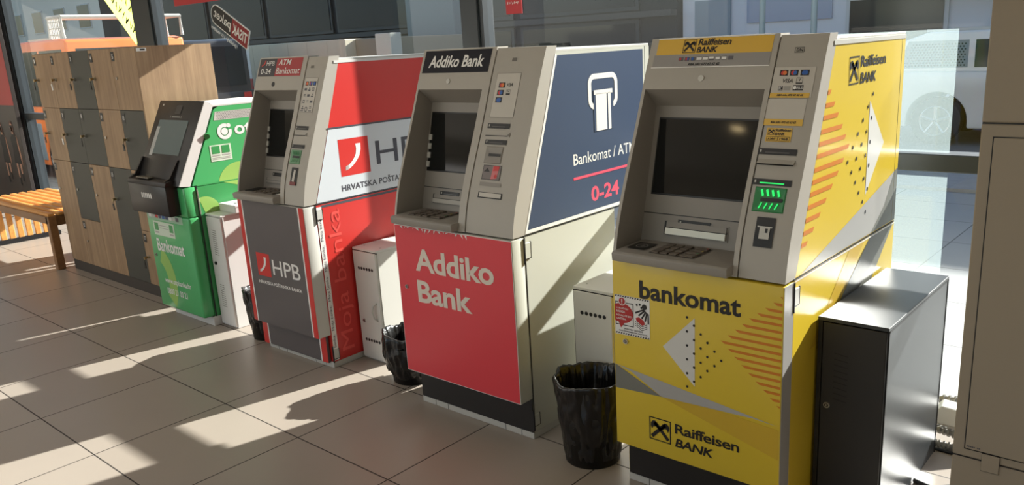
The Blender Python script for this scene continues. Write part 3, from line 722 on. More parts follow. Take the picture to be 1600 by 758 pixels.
prt('picture_card', mat('picture_pink', (206, 110, 112), .4), [[(.19, 1.080), (.222, 1.084), (.226, 1.129), (.194, 1.129)]], cur, o, .0026); prt('picture_red', CARDRED, [[(.196, 1.111), (.226, 1.113), (.227, 1.129), (.197, 1.129)]]+disc(.214, 1.092, .007), cur, o, .003)
prt('picture_arrow', M_BLKPR, [[(.148, 1.107), (.166, 1.122), (.180, 1.107)]], cur, o, .0026)
prt('blank_cover', M_FASC2, R4(.137, 1.054, .250, 1.068), cur, A.t, .0016)
o = prt('deposit_slot', M_BLACK, R4(.138, 1.009, .265, 1.031), cur, A.t, .0014); prt('slot_flap', M_GREYSTK, R4(.146, 1.013, .262, 1.029), cur, o, .004)
mouth(A, -.262, .02, .930, .973, (-.217, .967, -.102, .985), M_FASC)
pad(A, -.262, -.06, .005, .128)
b = B()
for i in range(4):
    z = 1.082+i*.038; A.slab(b, -.318, z, -.300, z+.024, .003, .008)
b.obj('screen_key_column', M_LGREY, A.t)

# ---- red and grey machine further back
H = cash_machine('cash_machine', 'grey cash machine with dark grey front panel between red stripes and red and white side', (-1.3295, 0, 0), .0129, .5947, .132, .92,
                 M_HRED, M_HRED, M_HGREY, M_LGREY, (-.268, .07, 1.071, 1.306), .098)
fs, cur, ss = H.front, H.cur, H.ssurf
prt('dark_panel', M_HGREY, R4(-.252, .184, .246, .861), fs, H.door, .001)
prts('white_stripe', M_PRWHITE, R4(-.262, .184, -.252, .861)+R4(.246, .184, .256, .861), fs, H.door, .001)
prts('red_stripe', M_HRED, R4(-.296, .184, -.262, .861)+R4(.256, .184, .296, .861), fs, H.door, .001)
def swoosh(u0, v0, u1, v1):
    f = lambda x, y: (u0+x*(u1-u0), v0+y*(v1-v0))
    out = [(.565, .835), (.735, .835), (.72, .66), (.66, .50), (.56, .38), (.42, .26), (.28, .18), (.16, .15)]
    inn = [(.565, .835), (.575, .70), (.545, .56), (.48, .46), (.38, .36), (.28, .29), (.18, .27)]
    return [[f(*out[i]), f(*out[i+1]), f(*inn[min(i, 6)]), f(*inn[max(min(i, 6)-1, 0)])] for i in range(1, 7)]+[[f(*out[6]), f(*out[7]), f(*inn[6]), f(*inn[5])]]
def hpb(parent, surf, sq, letters, sub, mtx, full):
    o = prt('emblem_square', M_HRED, R4(*sq), surf, parent, .0014); prt('emblem_curve', M_PRWHITE, swoosh(*sq), surf, o, .002)
    text('bank_initials', 'HPB', mtx, letters, surf, parent, .004, 0, .97, t=.0016)
    text('bank_name', full, mtx, sub, surf, parent, .024, 0, 1.02, t=.0016)
hpb(H.door, fs, (-.186, .458, -.064, .584), (-.042, .478, .204, .560), (-.191, .4135, .200, .436), M_PRWHITE, 'HRVATSKA POŠTANSKA BANKA')
b = B(); b.box(-.318, .274, .046, .062, .028, .180, .002, 1); kp = b.obj('kick_plate', M_HGREY, H.t)
kf = s_front(.046)
prts('white_stripe', M_PRWHITE, R4(-.268, .029, -.258, .179)+R4(.214, .029, .224, .179), kf, kp); prts('red_stripe', M_HRED, R4(-.317, .029, -.268, .179)+R4(.224, .029, .273, .179), kf, kp)
# side
prt('white_band', mat('hpb_white', (206, 211, 216), .35), [[(H.ln(.872)+.002, .872), (.979, .872), (.979, 1.220), (H.ln(1.228)+.002, 1.228)]], ss, H.side, .001)
prt('dark_line', M_HTXT, R4(.185, 1.222, .979, 1.231)+R4(.07, .868, .979, .873), ss, H.side, .0014)
hpb(H.side, ss, (.240, .979, .429, 1.166), (.474, 1.010, .900, 1.132), (.234, .905, .900, .944), M_HTXT, 'HRVATSKA POŠTANSKA BANKA')
b = B(); b.box(H.h-.003, H.h+.002, .27, .98, 1.540, 1.552); b.obj('edge_trim', M_WHITE, H.side)
bs = s_side(H.h)
prt('white_strip', M_PRWHITE, R4(.068, .040, .098, .852), bs, H.body)
b = B()
for i in range(5): textadd(b, 'Moja banka.', (.073, .045+i*.158, .092, .180+i*.158), bs, .0, 0, 1, 90, .0016)
b.obj('strip_lettering', M_HTXT, H.body)
text('large_side_lettering', 'Moja banka', M_HREDL, (.125, .075, .225, .825), bs, H.body, .0, 0, 1, 90)
prt('grey_top_edge', M_HTXT, R4(.098, .846, .978, .858), bs, H.body)
hinge(H, M_LGREY, .790, .840); hinge(H, M_LGREY, .05, .10)
hsb = lambda u, v, t=0: (u, H.yc(v)-.004-t, v+.3*t)
prt('banner_charcoal', M_HDK, R4(-.286, 1.486, -.132, 1.574, 4), hsb, H.bez, .001); prt('banner_red', mat('banner_dark_red', (168, 48, 50), .4), R4(-.132, 1.486, .096, 1.574, 4), hsb, H.bez, .001)
b = B(); textadd(b, 'HPB', (-.222, 1.539, -.150, 1.562), hsb, .0, 0, 1, 0, .002); textadd(b, '0-24', (-.262, 1.497, -.170, 1.525), hsb, .012, 0, 1, 0, .002); textadd(b, 'ATM', (-.112, 1.540, -.002, 1.568), hsb, .012, .15, 1, 0, .002); textadd(b, 'Bankomat', (-.122, 1.497, .086, 1.527), hsb, .006, .1, 1, 0, .002)
b.obj('banner_lettering', M_PRWHITE, H.bez); prt('banner_emblem', M_HRED, [[(-.240, 1.566), (-.231, 1.566), (-.238, 1.545), (-.266, 1.533), (-.262, 1.541), (-.246, 1.550)]], hsb, H.bez, .002)
b = B(); p = Vector(hsb(-.127, 1.446)); b.cyl(p, p+Vector((0, -.002, .0006)), .013, .012, 24); b.obj('camera_lens', M_BLACK, H.bez)
prt('maker_badge', MATS['badge_grey'], R4(.170, 1.5205, .196, 1.5325), cur, H.col, .0012)
st = prt('card_sticker', M_GREYSTK, R4(.148, 1.312, .255, 1.474, 9), lambda u, v, t=0: cur(u-.004, v, t), H.col, .0012)
prt('sticker_edge', MATS['badge_grey'], ring(.144, 1.311, .251, 1.475, .0014), cur, st, .0016)
for j, (c1, c2) in enumerate(((CARDRED, CARDORG), (CARDRED, CARDBLU), (CARDBLU, CARDBLU))): card_logo(st, cur, .155+j*.031, 1.437, .025, .020, c1, c2)
b = B(); c = B()
for i in range(1, 5):
    for j in range(3):
        u, v = .153+j*.031, 1.437-.029*i+.004
        if i == 4 and j == 1:
            for q in arcband(u+.010, v, .008, .012, 0, 360): b.face([cur(x, y, .0018) for x, y in q])
            continue
        k = (i*3+j) % 4
        if k == 0: b.face([cur(x, y, .0018) for x, y in R4(u+.002, v, u+.02, v+.006)[0]]); b.face([cur(x, y, .0018) for x, y in disc(u+.011, v+.012, .004)[0]])
        elif k == 1:
            for q in ring(u+.003, v, u+.020, v+.015, .003): b.face([cur(x, y, .0018) for x, y in q])
        elif k == 2:
            for q in (line((u+.003, v+.012), (u+.02, v+.012), .003), line((u+.003, v+.005), (u+.02, v+.005), .003)): b.face([cur(x, y, .0018) for x, y in q])
        else: b.face([cur(x, y, .0018) for x, y in R4(u+.001, v+.002, u+.022, v+.013)[0]])
for u in (.15, .215): b.face([cur(x, y, .0018) for x, y in R4(u, 1.316, u+.024, 1.320)[0]])
b.obj('card_logo_rows', M_HTXT, st)
lamp_slot(H, .142, 1.228, .102, .0175)
o = prt('receipt_lip', M_BLACK, R4(.136, 1.2000, .232, 1.2035), cur, H.t, .0012); prt('arrow_mark', MATS['badge_grey'], [[(.230, 1.208), (.243, 1.214), (.243, 1.196)]], cur, o, .002)
lamp_slot(H, .140, 1.1405, .105, .0175)
throat(H, .146, 1.069, .226, 1.130, mat('pale_green_plastic', (104, 150, 112), .35), M_GREENP)
o = prt('contactless_reader', M_BLACK, R4(.175, .965, .226, 1.050, 4), cur, H.t, .003); prt('reader_card', M_GREYSTK, [[(.190, .985), (.208, .980), (.214, 1.038), (.198, 1.040)]], cur, o, .005); prt('reader_red_edge', mat('reader_red', (120, 40, 36), .4), R4(.176, .966, .225, .982), cur, o, .006)
mouth(H, -.256, .05, .925, .957, (-.197, .966, -.080, .984), M_FASC2)
pad(H, -.175, .02, .01, .120); b = B(); b.box(-.255, -.190, .02, .11, .905, .909, .001, 1); b.obj('contactless_pad', M_BLACK, H.t)
b = B()
for i in range(4):
    z = 1.082+i*.038; H.slab(b, -.274, z, -.258, z+.024, .003, .008)
b.obj('screen_key_column', M_LGREY, H.t)
b = B(); b.prism([(.032, .02), (.066, .05), (.066, .10), (.032, .07)], 2, .9055, .907); b.obj('shelf_sticker', M_PRWHITE, H.t)
for M_ in (Y, A):
    b = B(); b.box(-M_.h+.006, M_.h-.002, .0605, .066, .030, .200); b.obj('kick_plate', M_KICK, M_.t)

# ------------------------------------------------------------------ green cash machine
G = thing('cash_machine', 'small green cash machine with black slanted screen head beside the lockers', 'cash machine', (-2.52, .03, 0))
gx = .275
b = B(); b.box(-.225, gx, .030, .40, 0, .060, .003, 1); b.obj('plinth', M_WHITE, G)
b = B(); b.box(-.402, -.274, .42, .75, 0, .66, .004, 1); b.obj('streak_blocker', M_LGREY, G)  # unseen box added to shade one side of the floor's sun streak
b = B(); b.box(-.175, gx, .045, .41, .058, .865, .004, 1); b.box(-.175, gx, .40, .75, .45, .865, .004, 1); gb = b.obj('lower_body', M_OGRD, G)
b = B(); b.box(-gx, gx, -.028, .045, .062, .690, .014, 3); gd = auto(b.obj('front_door', M_OGRN, G))
b = B(); b.box(gx-.11, gx, -.028, .045, .690, .868, .006, 2); auto(b.obj('upper_door_corner', M_OGRN, G))
b = B(); b.box(gx-.003, gx+.0012, .046, .054, .06, .868); b.obj('door_gap', M_BLACK, gb)
b = B(); b.cyl((gx+.002, .052, .70), (gx+.002, .052, .85), .005, n=10); b.obj('hinge', M_STEEL, G)
# upper body with slanted front
prof = [(.030, .872), (.232, 1.300), (.262, 1.315), (.75, 1.315), (.75, .872)]
b = B(); b.prism(prof, 0, -gx, gx); gu = b.obj('upper_body', M_OGRN, G)
b = B(); b.box(-gx+.002, gx, .225, .75, 1.315, 1.328, .002, 1); b.obj('top_cover', M_WHITE, gu)
b = B(); b.prism([(-.050, .880), (.185, 1.352), (.232, 1.325), (.016, .872)], 0, gx-.006, gx+.001); b.obj('white_edge', M_WHITE, G)
b = B(); b.prism([(-.052, .880), (.183, 1.354), (.225, 1.335), (.03, .890)], 0, -gx, gx-.006, .004, 2); gh = auto(b.obj('slanted_head', mat('otp_black', (30, 28, 28), .35), G))
sl = .235/.474
GS = lambda u, v, t=0: (u, -.052+sl*(v-.880)-t, v+sl*t)
prt('screen', M_SCRAMB, R4(-.20, 1.045, .165, 1.240), GS, gh, .002)
prt('light_screen_area', mat('otp_screen_pale', (178, 180, 178), .1), R4(-.205, 1.035, -.165, 1.200), GS, gh, .0024)
prt('camera_window', mat('otp_camera', (52, 50, 50), .2), R4(-.030, 1.275, .040, 1.325), GS, gh, .002)
prt('head_lettering', M_LGREY, R4(-.055, 1.2565, .045, 1.2605)+R4(-.075, 1.253, -.072, 1.265)+R4(.060, 1.253, .063, 1.265)+R4(-.215, 1.322, -.200, 1.332), GS, gh, .002)
# niche with keypad ledge below the screen
b = B(); b.prism([(-.105, .878), (-.095, .905), (-.055, .915), (-.0365, .91), (-.02, .872)], 0, -gx-.012, gx-.07, .003, 1)
b.box(-gx-.012, gx-.075, -.100, .03, .700, .880, .006, 2); gl = auto(b.obj('keypad_ledge', MATS['otp_black'], G))
b = B(); b.prism([(-.095, .905), (-.03, .910), (.018, 1.02), (.010, 1.025), (-.055, .925)], 0, -gx-.005, -gx+.012); b.prism([(-.095, .905), (-.03, .910), (.018, 1.02), (.010, 1.025), (-.055, .925)], 0, gx-.105, gx-.088); b.obj('privacy_wing', MATS['otp_black'], G)
o = B(); o.box(-.175, -.015, -.092, -.052, .914, .919, .001, 1); o = o.obj('keypad', mat('otp_pad', (96, 92, 84), .4, .5), G)
b = B()
for i in range(3):
    for j in range(5): b.box(-.170+j*.031, -.146+j*.031, -.090+i*.0125, -.081+i*.0125, .919, .922)
b.obj('number_keys', mat('otp_keys', (140, 134, 120), .4, .5), o)
gf = s_front(-.100)
ps = []
for i in range(6): ps.append([(-.118+i*.023, .800), (-.104+i*.023, .796), (-.104+i*.023, .822), (-.112+i*.023, .832), (-.118+i*.023, .826)])
prt('slot_icons', M_PRWHITE, ps, gf, gl, .001)
b = B(); b.cyl((-gx-.012, -.06, .865), (-gx-.042, -.06, .865), .009, n=12); b.obj('side_knob', M_BLACK, G)
gF = s_front(-.028)
prt('card_logo_strip', mat('otp_strip', (150, 190, 160), .4), R4(-.262, .640, .20, .686), gF, gd, .001)
cols = [M_PRWHITE, M_LGREY, CARDRED, mat('c_purple', (70, 60, 110), .4), CARDBLU, mat('c_navy', (40, 50, 100), .4), M_PRWHITE, M_LGREY, M_HTXT]
for i, m in enumerate(cols): prt('card_logo', m, R4(-.236+i*.044, .654, -.200+i*.044, .678), gF, gd, .0016)
o = prt('notice_sticker', mat('otp_notice', (206, 220, 200), .4), R4(-.195, .542, .075, .632), gF, gd, .001); prt('notice_print', M_OGRD, R4(-.180, .575, -.130, .622)+R4(.012, .575, .060, .622), gF, o, .0016); prt('notice_lines', M_YGREY, R4(-.115, .605, .0, .610)+R4(-.115, .59, .0, .594)+R4(-.18, .556, -.13, .566)+R4(.01, .556, .06, .566), gF, o, .0016)
text('machine_lettering', 'Bankomat', M_PRWHITE, (-.188, .438, .160, .520), gF, gd, .02)
b = B(); textadd(b, 'www.otpbanka.hr', (-.165, .222, .170, .268), gF, .012); textadd(b, '0800 21 00 21', (-.155, .160, .105, .200), gF, .012); b.obj('contact_lettering', M_PRWHITE, gd)
prt('lime_ring_print', M_OLIM, [[p for p in q] for q in arcband(-.255, .24, .14, .245, -75, 62) if min(u for u, v in q) > -.268 and min(v for u, v in q) > .068], gF, gd, .0006)
lock(gd, gF, -.225, .405, .010)
# side print
gs = s_side(gx)
b = B()
for q in arcband(.280, 1.165, .026, .047, 60, 375)+disc(.280, 1.165, .021)+disc(.310, 1.198, .013): b.face([gs(u, v, .0014) for u, v in q])
textadd(b, 'otp', (.345, 1.115, .520, 1.205), gs, .024, 0, 1); textadd(b, 'banka', (.55, 1.128, .72, 1.205), gs, .024, 0, 1); b.obj('bank_name', M_PRWHITE, gu)
o = prt('notice_sticker', MATS['otp_notice'], R4(.170, .995, .306, 1.092), gs, gu, .0012); prt('notice_print', M_OGRD, R4(.182, 1.04, .232, 1.085)+R4(.245, 1.04, .295, 1.085), gs, o, .002); prt('notice_lines', M_YGREY, R4(.182, 1.026, .232, 1.033)+R4(.245, 1.026, .295, 1.033)+R4(.18, 1.014, .296, 1.017)+R4(.18, 1.006, .296, 1.009), gs, o, .002)
o = prt('vent_panel', M_LGREY, [[(.222, 1.235), (.740, 1.235), (.740, 1.285), (.236, 1.285)]], gs, gu, .001)
prt('vent_dots', M_HTXT, [disc(.245+i*.0105+(j % 2)*.005, 1.243+j*.009, .0028, 6)[0] for i in range(44) for j in range(5)], gs, o, .0016)
b = B(); b.cyl((gx, .162, 1.150), (gx+.012, .159, 1.148), .017, .017, 16); kk = b.obj('side_lock_barrel', M_OGRD, G); 
prt('lime_ring_print', M_OLIM, [q for q in arcband(.335, .83, 0.0, .145, 18, 162)], gs, gu, .0006)
prt('lime_ring_print', M_OLIM, [[(max(u, .058), v) for u, v in q] for q in arcband(.085, .70, 0., .10, -10, 120)], gs, gb, .0006)
b = B(); b.box(gx-.001, gx+.001, .055, .75, .866, .873); b.obj('gap_line', M_OGRD, gb)

# ------------------------------------------------------------------ cabinets between the machines
def side_cabinet(label, loc, w, d, h, m, holes=True, handle=True, lockz=.22, lockx=-.05):
    t = thing('equipment_cabinet', label, 'cabinet', loc)
    b = B(); b.box(-w/2, w/2, .012, d, 0, h-.012, .002, 1); bd = b.obj('body', m, t)
    b = B(); b.box(-w/2-.001, w/2+.001, .004, d+.001, h-.012, h, .002, 1); b.obj('top_plate', m, t)
    b = B(); b.box(-w/2+.004, w/2-.004, 0, .013, .012, h-.016, .002, 1); dr = b.obj('door', m, t)
    b = B(); b.box(-w/2+.001, w/2-.001, .006, .0125, h-.018, h-.012); b.box(-w/2+.0005, -w/2+.004, .004, .0125, .01, h-.012); b.obj('door_gap', M_BLACK, t)
    s = s_front(0)
    if holes:
        for zz in (h-.105, .115):
            o = prt('vent_holes', M_BLACK, [disc(-w/2+.045+i*(w-.075)/5.4, zz, .0085, 14)[0] for i in range(6)], s, dr, .0006)
    lock(dr, s, lockx, lockz)
    if handle:
        b = B(); b.tube([(w/2-.03, -.001, .33), (w/2-.042, -.014, .32), (w/2-.048, -.02, .285), (w/2-.042, -.014, .25), (w/2-.03, -.001, .235)], .0045, 8); b.obj('handle', M_LGREY, dr, True)
    b = B(); 
    for x in (-w/2+.03, w/2-.03): b.cyl((x, .06, h), (x, .06, h+.002), .005, n=10)
    b.obj('screws', M_STEEL, t)
    return t
side_cabinet('pale grey low cabinet with handle and vent holes beside the red side panel', (-.932, .25, 0), .19, .50, .612, mat('pale_grey_cabinet', (214, 212, 204), .42, bump=.03))
side_cabinet('pale grey low cabinet with vent holes behind the black bin, next to yellow machine', (.522, .25, 0), .195, .50, .630, mat('pale_grey_cabinet', (214, 212, 204)), handle=False, lockz=.24, lockx=-.045)
# white cabinet by the green machine
t = thing('equipment_cabinet', 'tall narrow white metal cabinet with louvre slots beside the green machine', 'cabinet', (-2.153, .105, 0))
b = B(); b.box(-.085, .085, .012, .47, 0, .690, .003, 1); b.obj('body', M_WHITE, t)
b = B(); b.box(-.087, .087, .002, .472, .690, .700, .002, 1); b.obj('top_plate', M_WHITE, t)
b = B(); b.box(-.082, .082, 0, .013, .012, .684, .002, 1); dr = b.obj('door', M_WHITE, t)
for z0, n in ((.455, 12), (.130, 11)): prt('louvre_slots', mat('slot_grey', (120, 114, 106), .5), [[(-.035, z0+i*.0135), (.012, z0-.003+i*.0135), (.012, z0+.001+i*.0135), (-.035, z0+.004+i*.0135)] for i in range(n)], s_front(0), dr, .0006)
b = B(); b.cyl((-.04, .0, .40), (-.04, -.006, .40), .011, n=20); b.obj('lock', M_BLACK, dr)
t = thing('white_box', 'small flat white box lying on the narrow white cabinet', 'box', (-2.150, .20, .700))
b = B(); b.box(-.085, .10, .0, .22, 0, .045, .003, 1); bx = b.obj('box_body', M_WHITE, t)
b = B(); b.box(-.087, .102, -.002, .222, .034, .047, .002, 1); b.obj('lid', M_WHITE, t); prt('cable_hole', M_BLACK, disc(.02, .05, .010, 12), s_top(.047), t)
# charcoal cabinet at the right
t = thing('equipment_cabinet', 'charcoal metal cabinet with louvre slots standing right of the yellow machine', 'cabinet', (1.56, .213, 0))
b = B(); b.box(-.108, .108, .014, .65, 0, .690, .002, 1); b.obj('body', M_DCAB, t)
b = B(); b.box(-.110, .110, 0, .655, .690, .702, .0015, 1); b.obj('top_plate', M_DCAB, t)
b = B(); b.box(-.092, .104, .001, .015, .012, .686, .002, 1); dr = b.obj('door', mat('charcoal_door', (44, 42, 40), .5), t)
b = B(); b.box(-.108, -.094, .002, .014, .0, .690); b.obj('hinge_strip', M_BLACK, t)
prt('louvre_slots', M_BLACK, [[(-.052, .430+i*.0195), (-.008, .426+i*.0195), (-.008, .429+i*.0195), (-.052, .434+i*.0195)] for i in range(9)], s_front(.001), dr, .0008)
lock(dr, s_front(.001), -.070, .405, .011)
b = B(); b.box(.1075, .109, .016, .645, .682, .689); b.obj('edge_line', M_BLACK, t); b = B(); b.box(.100, .110, .650, .656, 0, .69); b.obj('rear_edge', M_BLACK, t)
# beige cabinet at the right edge
t = thing('beige_cabinet', 'tall beige metal cabinet at the right edge of the photo, with recessed door', 'cabinet', (2.22, 0, 0))
hw = .305
b = B(); b.box(-hw, hw, .004, .55, 0, .453, .003, 1); b.obj('lower_case', M_BEIGE, t)
b = B(); b.box(-hw, hw, .004, .55, .457, 1.344, .003, 1); b.obj('middle_case', M_BEIGE, t)
b = B(); b.box(-hw, hw, .004, .55, 1.348, 2.05, .003, 1); b.obj('upper_case', M_BEIGE, t)
b = B(); b.box(-hw+.001, hw-.001, .007, .54, .45, 1.36); b.obj('joint_gap', M_BLACK, t)
b = B(); b.box(-hw+.030, hw-.03, .001, .006, .482, 1.312, .002, 1); dr = b.obj('door', M_BEIGE, t)
b = B(); b.box(-hw+.0275, hw-.0275, .0028, .0045, .4795, 1.3145); b.obj('door_gap', M_BLACK, t)
prt('maker_plate_print', M_HTXT, [[(-hw+.034+i*.0042, .4885), (-hw+.0370+i*.0042, .4885), (-hw+.0370+i*.0042, .4925), (-hw+.034+i*.0042, .4925)] for i in (0, 1, 2, 3, 4, 6, 7)], s_front(.001), dr, .0006)
b = B(); b.box(-hw+.072, -hw+.114, -.001, .006, .430, .4795, .001, 1); o = b.obj('hinge', M_BEIGE, t); b = B(); b.box(-hw+.0715, -hw+.1145, .001, .0042, .4285, .4810); b.obj('hinge_gap', M_BLACK, o)

# ------------------------------------------------------------------ bins with bags
def bin_(label, loc, r0, r1, h, seed, sag=0.):
    t = thing('waste_bin', label, 'waste bin', loc)
    b = B(); b.lathe([(0.001, .004), (r0*.97, .004), (r0, 0), (r1*.97, h*.97), (r1*.94, h*.97), (r0*.93, .012), (.001, .012)], 40); b.obj('bucket', M_BLACK, t, True)
    def fn(r, z, a, i):
        n = noise.noise(Vector((math.cos(a)*2.2+seed, math.sin(a)*2.2, z*9)))
        n2 = noise.noise(Vector((math.cos(a)*6+seed, math.sin(a)*6, z*24+3)))
        fold = abs(noise.noise(Vector((math.cos(a)*5+seed*2, math.sin(a)*5, z*4+9))))
        q = r*(1+.06*n+.05*n2-.10*fold*(1 if z < h*.95 else .5))
        q += r*.05*(abs(noise.noise(Vector((math.cos(a)*9+seed, math.sin(a)*9, z*5))))-.25)*(1.4 if z > h*.7 else .7)
        return q, z+(.018*noise.noise(Vector((math.cos(a)*1.6+seed, math.sin(a)*1.6, 4)))+.006*n2 if z > h*.85 else 0)
    N = 30
    prof = [(r0*1.045+(r1*1.05-r0*1.045)*(i/N)+sag*math.sin(math.pi*i/N)*.02, .03+(h-.03)*i/N) for i in range(N+1)]
    prof += [(r1*1.03, h+.006), (r1*.99, h+.007), (r1*.93, h-.004)]+[(r1*.90-(r1*.90-r0*.82)*i/8, h-.02-(h-.07)*i/8) for i in range(1, 9)]+[(.002, .05)]
    b = B(); b.lathe(prof, 144, fn); b.obj('bin_bag', M_LINER, t, True)
    return t
bin_('black waste bin with plastic bag standing before the cabinet, left of yellow machine', (.618, .095, 0), .108, .138, .335, 3.1)
o = bin_('black waste bin with crumpled bag beside the red front, behind its left edge', (-.585, .225, 0), .105, .138, .245, 8.7, 1)
b = B(); b.tube([(-.13, -.02, .18), (-.142, -.035, .13), (-.136, -.03, .08), (-.146, -.05, .045), (-.138, -.045, .02)], .009, 6); b.obj('hanging_bag_corner', M_LINER, o, True)
bin_('black waste bin half hidden behind the dark grey front panel with red stripes', (-1.790, .17, 0), .10, .128, .295, 5.3)

# ------------------------------------------------------------------ lockers
L = thing('locker_bank', 'oak and dark grey locker bank with numbered doors behind the green machine', 'lockers', (-4.672, .165, 0))
lw, lh, ld = 1.722, 1.690, .50
b = B(); b.box(0, lw, .02, ld, .075, lh, .002, 1); b.obj('carcass', M_LDARK, L)
b = B(); b.box(.004, lw-.004, .004, ld-.02, 0, .080); b.obj('plinth', M_PLINTH, L)
b = B(); b.box(lw, lw+.018, .0, ld+.01, .03, lh, .001, 1); o = b.obj('side_panel', M_OAK, L)
b = B(); b.box(lw+.018, lw+.0186, .012, .075, lh-.032, lh-.012); b.obj('small_label', M_PRWHITE, o)
prt('label_print', M_BLKPR, R4(.035, lh-.027, .066, lh-.017), s_side(lw+.0186), o)
zr = [.082, .890, 1.290, 1.688]
cw = lw/5
plan = [(2, 'OODOO'), (1, 'ODDOD'), (0, 'OdODo')]
num = {2: 1, 1: 6, 0: 11}
def key_and_lock(dr, x, z, seed, tagc):
    r = random.Random(seed)
    b = B(); b.cyl((x, 0, z), (x, -.012, z), .012, .011, 18); lk = b.obj('lock', M_STEEL, dr)
    b = B(); b.box(x-.003, x+.003, -.032, -.012, z-.008, z+.008, .001, 1); b.cyl((x, -.030, z-.002), (x, -.036, z-.002), .011, n=14)
    b.obj('key', M_BRASS, lk)
    a = r.uniform(-.25, .25)
    b = B(); b.tube([(x, -.033, z-.008), (x+.004*a, -.036, z-.03)], .0015, 6); b.prism([(x-.010, z-.028), (x+.010, z-.030), (x+.014+a*.02, z-.072), (x-.008+a*.02, z-.074)], 1, -.040, -.036)
    b.obj('key_tag', tagc, lk)
TAGW, TAGB = M_PRWHITE, M_BLACK
def locker_door(x0, x1, z0, z1, dark, n, key=1):
    m = M_LDARK if dark else M_OAK
    b = B(); b.box(x0+.0015, x1-.0015, 0, .018, z0+.0015, z1-.0015, .001, 1); dr = b.obj('locker_door', m, L)
    if dark: dr['label'] = 'dark grey locker door'
    s = s_front(0)
    pl = prt('number_plate', M_BLACK, R4(x0+.012, z1-.082, x0+.058, z1-.022), s, dr, .0016); text('door_number', str(n), M_PRWHITE, (x0+.026, z1-.066, x0+.044 if n < 10 else x0+.050, z1-.038), s, pl, .01, t=.0024)
    zc = z0+(z1-z0)*(.52 if z1-z0 < .5 else .72)
    if key: key_and_lock(dr, x0+.048, zc, n, TAGW if n in (2, 7) else TAGB)
    else:
        b = B(); b.cyl((x0+.048, 0, zc), (x0+.048, -.006, zc), .010, n=14); b.obj('lock', M_STEEL, dr)
n = 1
nokey = {5, 9, 11, 12, 13, 14, 17}
for row, pat in plan:
    for c, ch in enumerate(pat):
        x0, x1, z0, z1 = c*cw, (c+1)*cw, zr[row], zr[row+1]
        if ch == 'd':
            locker_door(x0, x1, .452, z1, True, n, n not in nokey); n += 1; locker_door(x0, x1, z0, .452, False, n, False)
        elif ch == 'o':
            locker_door(x0, x1, .47, z1, False, n); n += 1; locker_door(x0, x1, z0, .47, False, n)
        else: locker_door(x0, x1, z0, z1, ch == 'D', n, n not in nokey)
        n += 1

# ------------------------------------------------------------------ bench
t = thing('slatted_bench', 'slatted wooden bench with sunlit seat left of the lockers', 'bench', (-5.50, .06, 0))
x0, x1 = -.80, .775
b = B(); b.box(x0+.02, x1-.02, 0, .045, .375, .437, .004, 1); b.obj('front_rail', M_BENCHF, t)
b = B(); b.box(x0+.02, x1-.02, .54, .585, .375, .437, .004, 1); b.obj('back_rail', M_BENCHF, t)
b = B(); b.box(x1-.06, x1-.02, .045, .54, .355, .437, .003, 1); b.obj('end_rail', M_BENCHF, t)
for y in (0, .53):
    b = B(); b.box(x1-.055, x1+.005, y, y+.06, 0, .440, .004, 1); b.obj('leg', M_BENCHF, t)
for i in range(8):
    y = .004+i*.0735
    b = B(); b.box(x0, x1, y, y+.048, .437, .462, .008, 2); auto(b.obj('seat_slat', M_BENCH, t))
    b = B(); b.box(x0+.0, x0+.022, y, y+.048, .03, .437, .004, 1); b.obj('end_slat', M_BENCH, t)
b = B(); b.box(x0-.004, x0+.035, 0, .585, 0, .045, .003, 1); b.obj('foot_rail', M_DARKM, t)

# ------------------------------------------------------------------ poster board, window prints
t = thing('poster_board', 'tall red and black poster board with two printed women at left edge', 'poster', (-8.90, 1.06, 0))
b = B(); b.box(-.75, .72, 0, .04, .05, 2.4, .003, 1); bd = b.obj('board', mat('poster_black', (54, 46, 42), .4), t)
s = s_front(0)
prt('red_field', mat('poster_red', (176, 26, 26), .4), R4(-.748, 1.19, .718, 2.395), s, bd, .001)
SK = mat('poster_skin', (186, 140, 116), .5); BL = mat('poster_dress', (18, 15, 15), .5); HR = mat('poster_hair', (84, 48, 36), .5)
for dx, q in ((.48, .78), (.11, .76)):
    f = lambda x, z: (dx+x*q, .25+z*q)
    prt('figure_skin', SK, [[f(-.085, .10), f(-.045, .10), f(-.03, .40), f(-.10, .40)], [f(.055, .16), f(.095, .16), f(.12, .44), f(.03, .44)], [f(-.03, .90), f(.03, .90), f(.03, .76), f(-.03, .76)], [f(.10, .76), f(.145, .74), f(.19, .44), f(.17, .30), f(.14, .44)]]+[[f(u, v) for u, v in disc(0, .885, .05, 16, .07)[0]]], s, bd, .002)
    prt('figure_dress', BL, [[f(-.13, .72), f(-.03, .78), f(.03, .78), f(.13, .74), f(.11, .56), f(.15, .34), f(-.15, .34), f(-.10, .56)], [f(-.09, .02), f(-.04, .02), f(-.04, .13), f(-.09, .13)], [f(.05, .08), f(.10, .08), f(.10, .19), f(.05, .19)]], s, bd, .003)
    prt('figure_hair', HR, [[f(-.06, .90), f(-.05, .96), f(0, .985), f(.05, .96), f(.075, .88), f(.09, .74), f(.055, .80), f(.045, .93), f(-.03, .945)]], s, bd, .004)
    prt('figure_sunglasses', BL, [[f(-.045, .885), f(.045, .885), f(.042, .91), f(-.042, .91)]], s, bd, .005)
GP = s_front(1.200)
o = B(); o.prism([(-5.78, 2.25), (-5.18, 1.742), (-5.09, 1.80), (-5.09, 2.25)], 1, 1.196, 1.199); o = tag(o.obj('window_notice', mat_film('yellow_paper', (238, 244, 160), .92)), 'pale yellow paper notice with hand lettering stuck on window above lockers', 'notice')
r_ = random.Random(4); ps = []
E_, N_ = (.763, -.646), (.646, .763)
